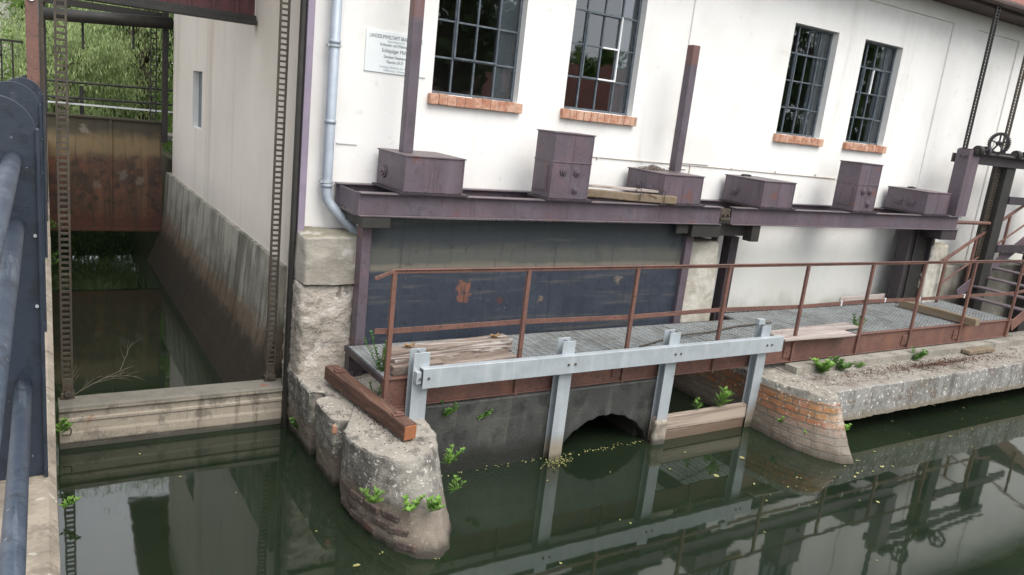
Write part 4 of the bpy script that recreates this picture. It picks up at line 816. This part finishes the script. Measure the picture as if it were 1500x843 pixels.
herb((3.6,6.56,.66),7,.17,.05,'dull green weed sprouting below the walkway at the top of the weir wall',m_herbd,lean=(.6,-.4,-.2),spread=.9,W=.5)
herb((4.0,6.56,.58),5,.17,.045,'thin dull weed hanging on the weir wall right of the first galvanised post',m_herbd,lean=(.7,-.4,-.3),spread=.8,W=.5)
herb((7.62,6.52,.31),3,.26,.16,'broad-bladed weed standing on the pale stop board',lean=(.1,-.1,0),spread=.35,W=.2)
herb((7.25,6.52,.31),2,.15,.10,'small two-bladed weed on the pale stop board',lean=(-.1,-.1,0),spread=.5,W=.2)
herb((9.35,6.33,.70),9,.24,.10,'bright bushy weed at the back of the slab beside the brick pier',lean=(.1,-.2,0),spread=.9,W=.5)
herb((9.8,6.33,.70),7,.20,.09,'dark green weed in the shade under the walkway beside the bushy one',m_herbd,lean=(.3,-.1,0),spread=1.0,W=.5)
herb((10.2,6.33,.70),4,.12,.06,'little pale weed on the slab right of the bushy weeds',lean=(.3,-.1,0),spread=1.0,W=.5)
herb((11.6,6.33,.70),7,.24,.07,'dull green creeper under the middle of the walkway above the slab',m_herbd,lean=(.7,-.1,0),spread=.8,W=.5)
herb((10.85,6.9,1.0),6,.30,.07,'dull green weed growing up through the walkway grating',m_herbd,lean=(.1,0,0),spread=.5,W=.5)
herb((3.02,6.85,1.06),7,.42,.05,'fine-leaved weed growing through the grating behind the first rail post',m_herbd,lean=(-.1,.1,0),spread=.35,W=.4)
herb((3.02,7.0,.78),4,.14,.05,'small weed behind the pier timber under the walkway corner',lean=(.1,-.3,0),spread=.8,W=.5)
herb((2.60,6.72,.66),3,.05,.03,'tiny tuft in the upper slot of the nearest pier',m_herbd,lean=(0,0,0),spread=.8,W=.5)
herb((8.84,5.50,.24),5,.13,.05,'small weed at the water side corner of the brick pier under the slab',lean=(.4,-.3,0),spread=.7,W=.5)
herb((8.22,6.0,.24),3,.08,.045,'little weed on the side of the brick pier near the last galvanised post',lean=(-.6,-.3,0),spread=.6,W=.5)
herb((8.22,5.6,.26),2,.05,.03,'tiny sprout on the nose of the brick pier',lean=(-.6,-.3,0),spread=.6,W=.5)
herb((2.50,7.85,.12),5,.15,.05,'green tuft low on the shaded left side of the nearest pier',m_herbd,lean=(-.8,-.1,0),spread=.7,W=.5)
herb((.23,8.0,.30),4,.16,.07,'green sprig on the quay wall below the lift gate handle',lean=(.7,0,0),spread=.5,W=.5)
herb((.22,6.9,.1),3,.12,.06,'sprig hanging over the water from the quay wall',lean=(.8,0,-.2),spread=.5,W=.4)
herb((.13,4.3,.8),3,.14,.07,'grassy sprig on the quay wall near the bottom of the view',lean=(.9,0,.1),spread=.4,W=.3)
for i,(y,z) in enumerate(((12.5,1.2),(13.6,1.5),(15.0,1.3))): herb((.40 if 0 else .24,y,z-.3),9,.26,.07,('nearest','middle','farthest')[i]+' dark green growth hanging from the quay wall in the side channel',m_herbd,lean=(.6,-.1,-.2),spread=.9,W=.35)
gravel('leaf_litter',11.8,6.1,.705,4.2,.30,.012,2600,'brown straw and crumbled leaves scattered along the top of the long slab',.013,m_woody)
gravel('leaf_litter',9.0,6.15,.712,.6,.35,.012,350,'pale crumbs of mortar and litter on top of the brick pier',.010,m_gravel)
gravel('leaf_litter',2.85,6.5,.722,.4,.9,.010,420,'dry crumbs scattered over the flat top of the nearest pier',.009,m_woody)
# bare twig
tw=MB(); 
def branch(p,d,L,r,dep):
    q=random.Random(int(L*9999)+dep); pts=[p]; 
    for i in range(5): d=(d+Vector((q.uniform(-.2,.2),q.uniform(-.2,.2),q.uniform(-.15,.2)))).normalized(); p=p+d*L/5; pts.append(p)
    tw.tube(pts,[r*(1-.7*i/5) for i in range(6)],5)
    if dep: 
        for k in (1,2,3,4): branch(pts[k],(d+Vector((q.uniform(-.9,.9),q.uniform(-.4,.4),q.uniform(-.3,.9)))).normalized(),L*.45,r*.6,dep-1)
branch(Vector((.30,8.72,.35)),Vector((1,.1,.62)),.75,.005,2); branch(Vector((.28,8.70,.35)),Vector((.3,.1,.9)),.4,.004,1)
tag(tw.build('bare_branch',m_twig),'leafless pale branch caught behind the lift gate by the left rack','branch')
# floating matter
fl=MB(); q=random.Random(5)
def floater(x,y,s):
    a0=q.uniform(0,6.28); n=6; e=q.uniform(.35,.9)
    vs=[(x+s*(math.cos(k*2*PI/n)*math.cos(a0)-e*math.sin(k*2*PI/n)*math.sin(a0)),y+s*(math.cos(k*2*PI/n)*math.sin(a0)+e*math.sin(k*2*PI/n)*math.cos(a0)),.004+q.uniform(0,.006)) for k in range(n)]; fl.add(vs,[tuple(range(n))])
for i in range(48): floater(q.uniform(8.8,14),q.uniform(4.6,6.6),q.uniform(.004,.024)*q.uniform(.5,1.2))
for i in range(26): floater(q.gauss(8.0,.5),q.gauss(5.0,.25),q.uniform(.004,.026))
for i in range(22): floater(q.uniform(2.2,8.5),q.uniform(3.2,6.3),q.uniform(.006,.022))
for i in range(14): floater(q.uniform(.4,3),q.uniform(3,8.1),q.uniform(.005,.014))
for (x,y,s) in ((2.25,5.35,.035),(2.52,5.45,.02),(6.6,5.5,.04),(7.3,5.75,.045),(2.0,4.7,.03)): floater(x,y,s)
tag(fl.build('floating_leaves',m_float),'yellow-green leaves and specks drifting on the dark river water','leaves',kind='stuff')
al=MB()
for i in range(170):
    t_=q.random()
    if t_<.55: x=q.gauss(5.0,.11);y=q.gauss(6.36,.04);z=abs(q.gauss(.0,.025))
    elif t_<.85: x=q.uniform(5.1,6.45);y=6.54-abs(q.gauss(0,.03));z=abs(q.gauss(0,.012))
    else: x=q.uniform(3.5,5);y=6.54-abs(q.gauss(0,.02));z=abs(q.gauss(0,.008))
    d=Vector((q.uniform(-1,1),q.uniform(-1,1),q.uniform(-.2,.5))).normalized(); leafquad(al,Vector((x,y,z+.004)),d,Vector((0,0,1)),q.uniform(.015,.045),q.uniform(.008,.02))
tag(al.build('waterweed',m_float),'waterweed and dead leaves caught along the weir wall and around a galvanised post','waterweed',kind='stuff')
# ------------------------------------------------------------------ trees
def tree(loc,h,rx,rz,n,leaf,mat,label,seed,cl=70,droop=0,group='trees beyond the side channel',low=.1):
    t=thing('tree',label,'tree',loc,group); q=random.Random(seed); base=Vector(loc); tr=MB()
    top=base+Vector((q.uniform(-.3,.3),q.uniform(-.3,.3),h*.72)); tr.tube([base,base+(top-base)*.35+Vector((q.uniform(-.2,.2),0,0)),top],[h*.03,h*.022,h*.008],8)
    cz=base.z+h-rz; lv=MB(); cs=[]
    for i in range(cl):
        a=q.uniform(0,2*PI); u=q.uniform(-1,1); r=q.uniform(.35,1)**.6; s=math.sqrt(1-u*u)
        c=Vector((base.x+rx*r*s*math.cos(a),base.y+rx*r*s*math.sin(a),cz+rz*r*u)); cs.append(c)
        if i%4==0: st_=base+(top-base)*q.uniform(.25,.9); tr.tube([st_,st_.lerp(c,.5)+Vector((0,0,.2)),c],[h*.009,h*.006,h*.002],5)
    cr=rx*.27
    for c in cs:
        k=cr*q.uniform(.6,1.3)
        for i in range(n//cl):
            p=c+Vector((q.gauss(0,k*.55),q.gauss(0,k*.55),q.gauss(0,k*.42)-droop*q.random()*k))
            if droop: d=Vector((q.uniform(-.5,.5),q.uniform(-.5,.5),-1)).normalized()
            else: d=Vector((q.uniform(-1,1),q.uniform(-1,1),q.uniform(-.8,.4))).normalized()
            nn=Vector((q.uniform(-1,1),q.uniform(-1,1),q.uniform(.2,1))).normalized(); L=leaf*q.uniform(.6,1.3); sd=d.cross(nn).normalized()*L*(.12 if droop else .28)
            lv.add([p,p+d*L*.5+sd,p+d*L,p+d*L*.5-sd],[(0,1,2,3)])
    lv.build('crown',mat,t); tr.build('trunk',m_bark,t,shade=True); return t
tree((2.9,24,1.9),6.8,2.6,3.4,46000,.13,m_leafgrey,'pale grey-green willow seen through the gate frame, right of centre',1,120,1.0)
tree((1.0,26.5,1.9),7.5,2.7,3.7,40000,.11,m_leaf,'mid-green bushy tree seen through the gate frame at left',2,110)
tree((4.9,28,1.9),8.6,3.0,4.3,30000,.13,m_leafdark,'dark green tree behind the willow, right side of the gate frame',3,100)
tree((2.6,32,1.9),9.6,3.6,4.8,30000,.15,m_leafdark,'tall dark tree farthest beyond the side channel',4,100)
tree((5.0,23.0,1.9),5.2,1.8,2.7,20000,.11,m_leafdark,'low dark shrubby tree touching the cream side wall',6,60)
tree((.9,22.0,1.9),3.0,1.6,1.6,22000,.11,m_leafgrey,'low pale bush just beyond the footbridge rail',7,70,.5)
tree((.3,34,1.9),9,3.0,4.5,24000,.16,m_leaf,'broad green tree far behind at the left of the gate frame',8,90)
tree((7.8,31,1.9),9.5,3.2,4.8,12000,.22,m_leafdark,'dark tree partly hidden by the mill, far behind',12,90)
us=MB(); q=random.Random(77)
for i in range(20000):
    x=q.uniform(-1,6); y=q.uniform(19.5,23); 
    z=1.9+abs(q.gauss(0,1.0))
    if -.1<x<2.9: y=q.uniform(24.6,26.5); z=.1+4*q.random()**1.3
    z=min(z,4.2); d=Vector((q.uniform(-1,1),q.uniform(-1,1),q.uniform(-.7,.9))).normalized(); leafquad(us,Vector((x,y,z)),d,Vector((q.random(),.2,q.random())),.11,.05)
tag(us.build('undergrowth',m_leaf),'green undergrowth filling the bank beyond the footbridge','undergrowth',kind='stuff')
hg=MB()  # foliage added out of view, hides bright sky gaps in the pane reflections
for i in range(14000):
    x=q.uniform(27.5,75); y=q.uniform(-14.5,-11.6); z=1.9+abs(q.gauss(0,1.3))+q.random(); d=Vector((q.uniform(-.7,.7),q.uniform(-.7,.7),1)).normalized(); leafquad(hg,Vector((x,y,z)),d,Vector((.2,1,0)),.5,.3)
tag(hg.build('added_thicket',m_leafdark),'unseen dark thicket added on the opposite river bank to close sky gaps mirrored in the panes','thicket',kind='stuff')
# far side of the river, seen mirrored in panes and water
bh=thing('brick_house','red brick house with tiled roof across the river, mirrored in the panes','house',(18,-18,1.9))
mb=MB(); wallgrid(mb,[9,34],[1.5,3.9],[(11+3.4*k,12.1+3.4*k,2.5,3.6) for k in range(6)],-15,-15.3,lambda u,w_,z:(u,w_,z),0,0); mb.box(9,34,-22,-15.3,1.5,3.9); mb.build('wall',m_redbrick,bh)
mb=MB(); mb.prism([(-14.5,3.8),(-18.5,6.0),(-22.5,3.8),(-22,3.8),(-18.5,5.7),(-15,3.9)],'x',8.6,34.4); mb.build('roof',m_rooftile,bh)
for k in range(6): MB().box(11+3.4*k,12.1+3.4*k,-15.25,-15.2,2.5,3.6).build('window',m_frame,bh)
for i,(x,y,h,rx,m_,lb) in enumerate(((15.5,-13,12,3.0,m_leafdark,'tall dark tree standing before the left half of the brick house across the river'),(19.2,-26,12,3.2,m_leaf,'green tree behind the brick house across the river'),(25,-26,5.6,2.4,m_leafdark,'small dark tree behind the right part of the brick house'),
    (30.5,-25,6.2,2.6,m_leaf,'low green tree behind the right end of the brick house'),(39,-15,13,4.2,m_leafdark,'first tall dark tree right of the brick house across the river'),(45,-14,13,4.4,m_leaf,'tall green tree second to the right of the brick house'),(51.5,-13,13,4.4,m_leafdark,'tall dark tree third to the right of the brick house'),(58,-12.5,12,4.6,m_leaf,'green tree farthest downstream across the river'))):
    tree((x,y,1.9),h,rx,h*.42,7000,.42,m_,lb,20+i,60,group='trees across the river')
# ------------------------------------------------------------------ camera, world, light
cam=bpy.data.cameras.new('camera'); co_=bpy.data.objects.new('camera',cam); C.objects.link(co_)
yaw,pit,roll=R(32.919),R(12.894),R(6.44)
cy,sy,cp,sp_,cr,sr=math.cos(yaw),math.sin(yaw),math.cos(pit),math.sin(pit),math.cos(roll),math.sin(roll)
f=Vector((sy*cp,cy*cp,-sp_)); r0=Vector((cy,-sy,0)); u0=r0.cross(f); r=r0*cr+u0*sr; u=-r0*sr+u0*cr
mt=Matrix((r,u,-f)).transposed().to_4x4(); mt.translation=Vector((0,0,H)); co_.matrix_world=mt
cam.sensor_width=36; cam.lens=1138.2/1500*36; cam.clip_start=.05; cam.clip_end=1500
bpy.context.scene.camera=co_
wd=bpy.data.worlds.new('World'); bpy.context.scene.world=wd; wd.use_nodes=True; nt=wd.node_tree
sk=nt.nodes.new('ShaderNodeTexSky'); sk.sky_type='NISHITA'; sk.sun_disc=False
SUN_EL,SUN_AZ=R(54),R(168)   # azimuth: compass-like, sun stands toward -Y and -X
sd=Vector((math.sin(SUN_AZ)*math.cos(SUN_EL),math.cos(SUN_AZ)*math.cos(SUN_EL),math.sin(SUN_EL)))
sk.sun_elevation=SUN_EL; sk.sun_rotation=SUN_AZ; sk.dust_density=3.0; sk.air_density=1.2; sk.ozone_density=1
# overcast: the sky blends towards an even cloud layer
tc=nt.nodes.new('ShaderNodeTexCoord'); cn=nt.nodes.new('ShaderNodeTexNoise'); cn.inputs['Scale'].default_value=3; cn.inputs['Detail'].default_value=5
nt.links.new(tc.outputs['Generated'],cn.inputs['Vector'])
mx=nt.nodes.new('ShaderNodeMix'); mx.data_type='RGBA'; mr=nt.nodes.new('ShaderNodeMapRange'); nt.links.new(cn.outputs[0],mr.inputs[0]); mr.inputs[1].default_value=.35; mr.inputs[2].default_value=.65; mr.inputs[3].default_value=.55; mr.inputs[4].default_value=.95
nt.links.new(mr.outputs[0],mx.inputs[0]); nt.links.new(sk.outputs[0],mx.inputs[6]); mx.inputs[7].default_value=(8.7,8.8,9.1,1)
bg=nt.nodes['Background']; nt.links.new(mx.outputs[2],bg.inputs[0]); bg.inputs[1].default_value=.125
sl_=bpy.data.lights.new('sun','SUN'); sl_.energy=1.5; sl_.angle=R(42); sl_.use_shadow=True; sl_.color=(1,.96,.9); so=bpy.data.objects.new('sun',sl_); C.objects.link(so)
so.rotation_euler=sd.to_track_quat('Z','Y').to_euler()
sc=bpy.context.scene; sc.view_settings.view_transform='Standard'; sc.view_settings.look='None'; sc.view_settings.exposure=.85; sc.view_settings.gamma=1; sc.view_settings.use_curve_mapping=False
sc.cycles.use_denoising=True; sc.cycles.max_bounces=8; sc.cycles.transparent_max_bounces=12; sc.cycles.sample_clamp_indirect=8
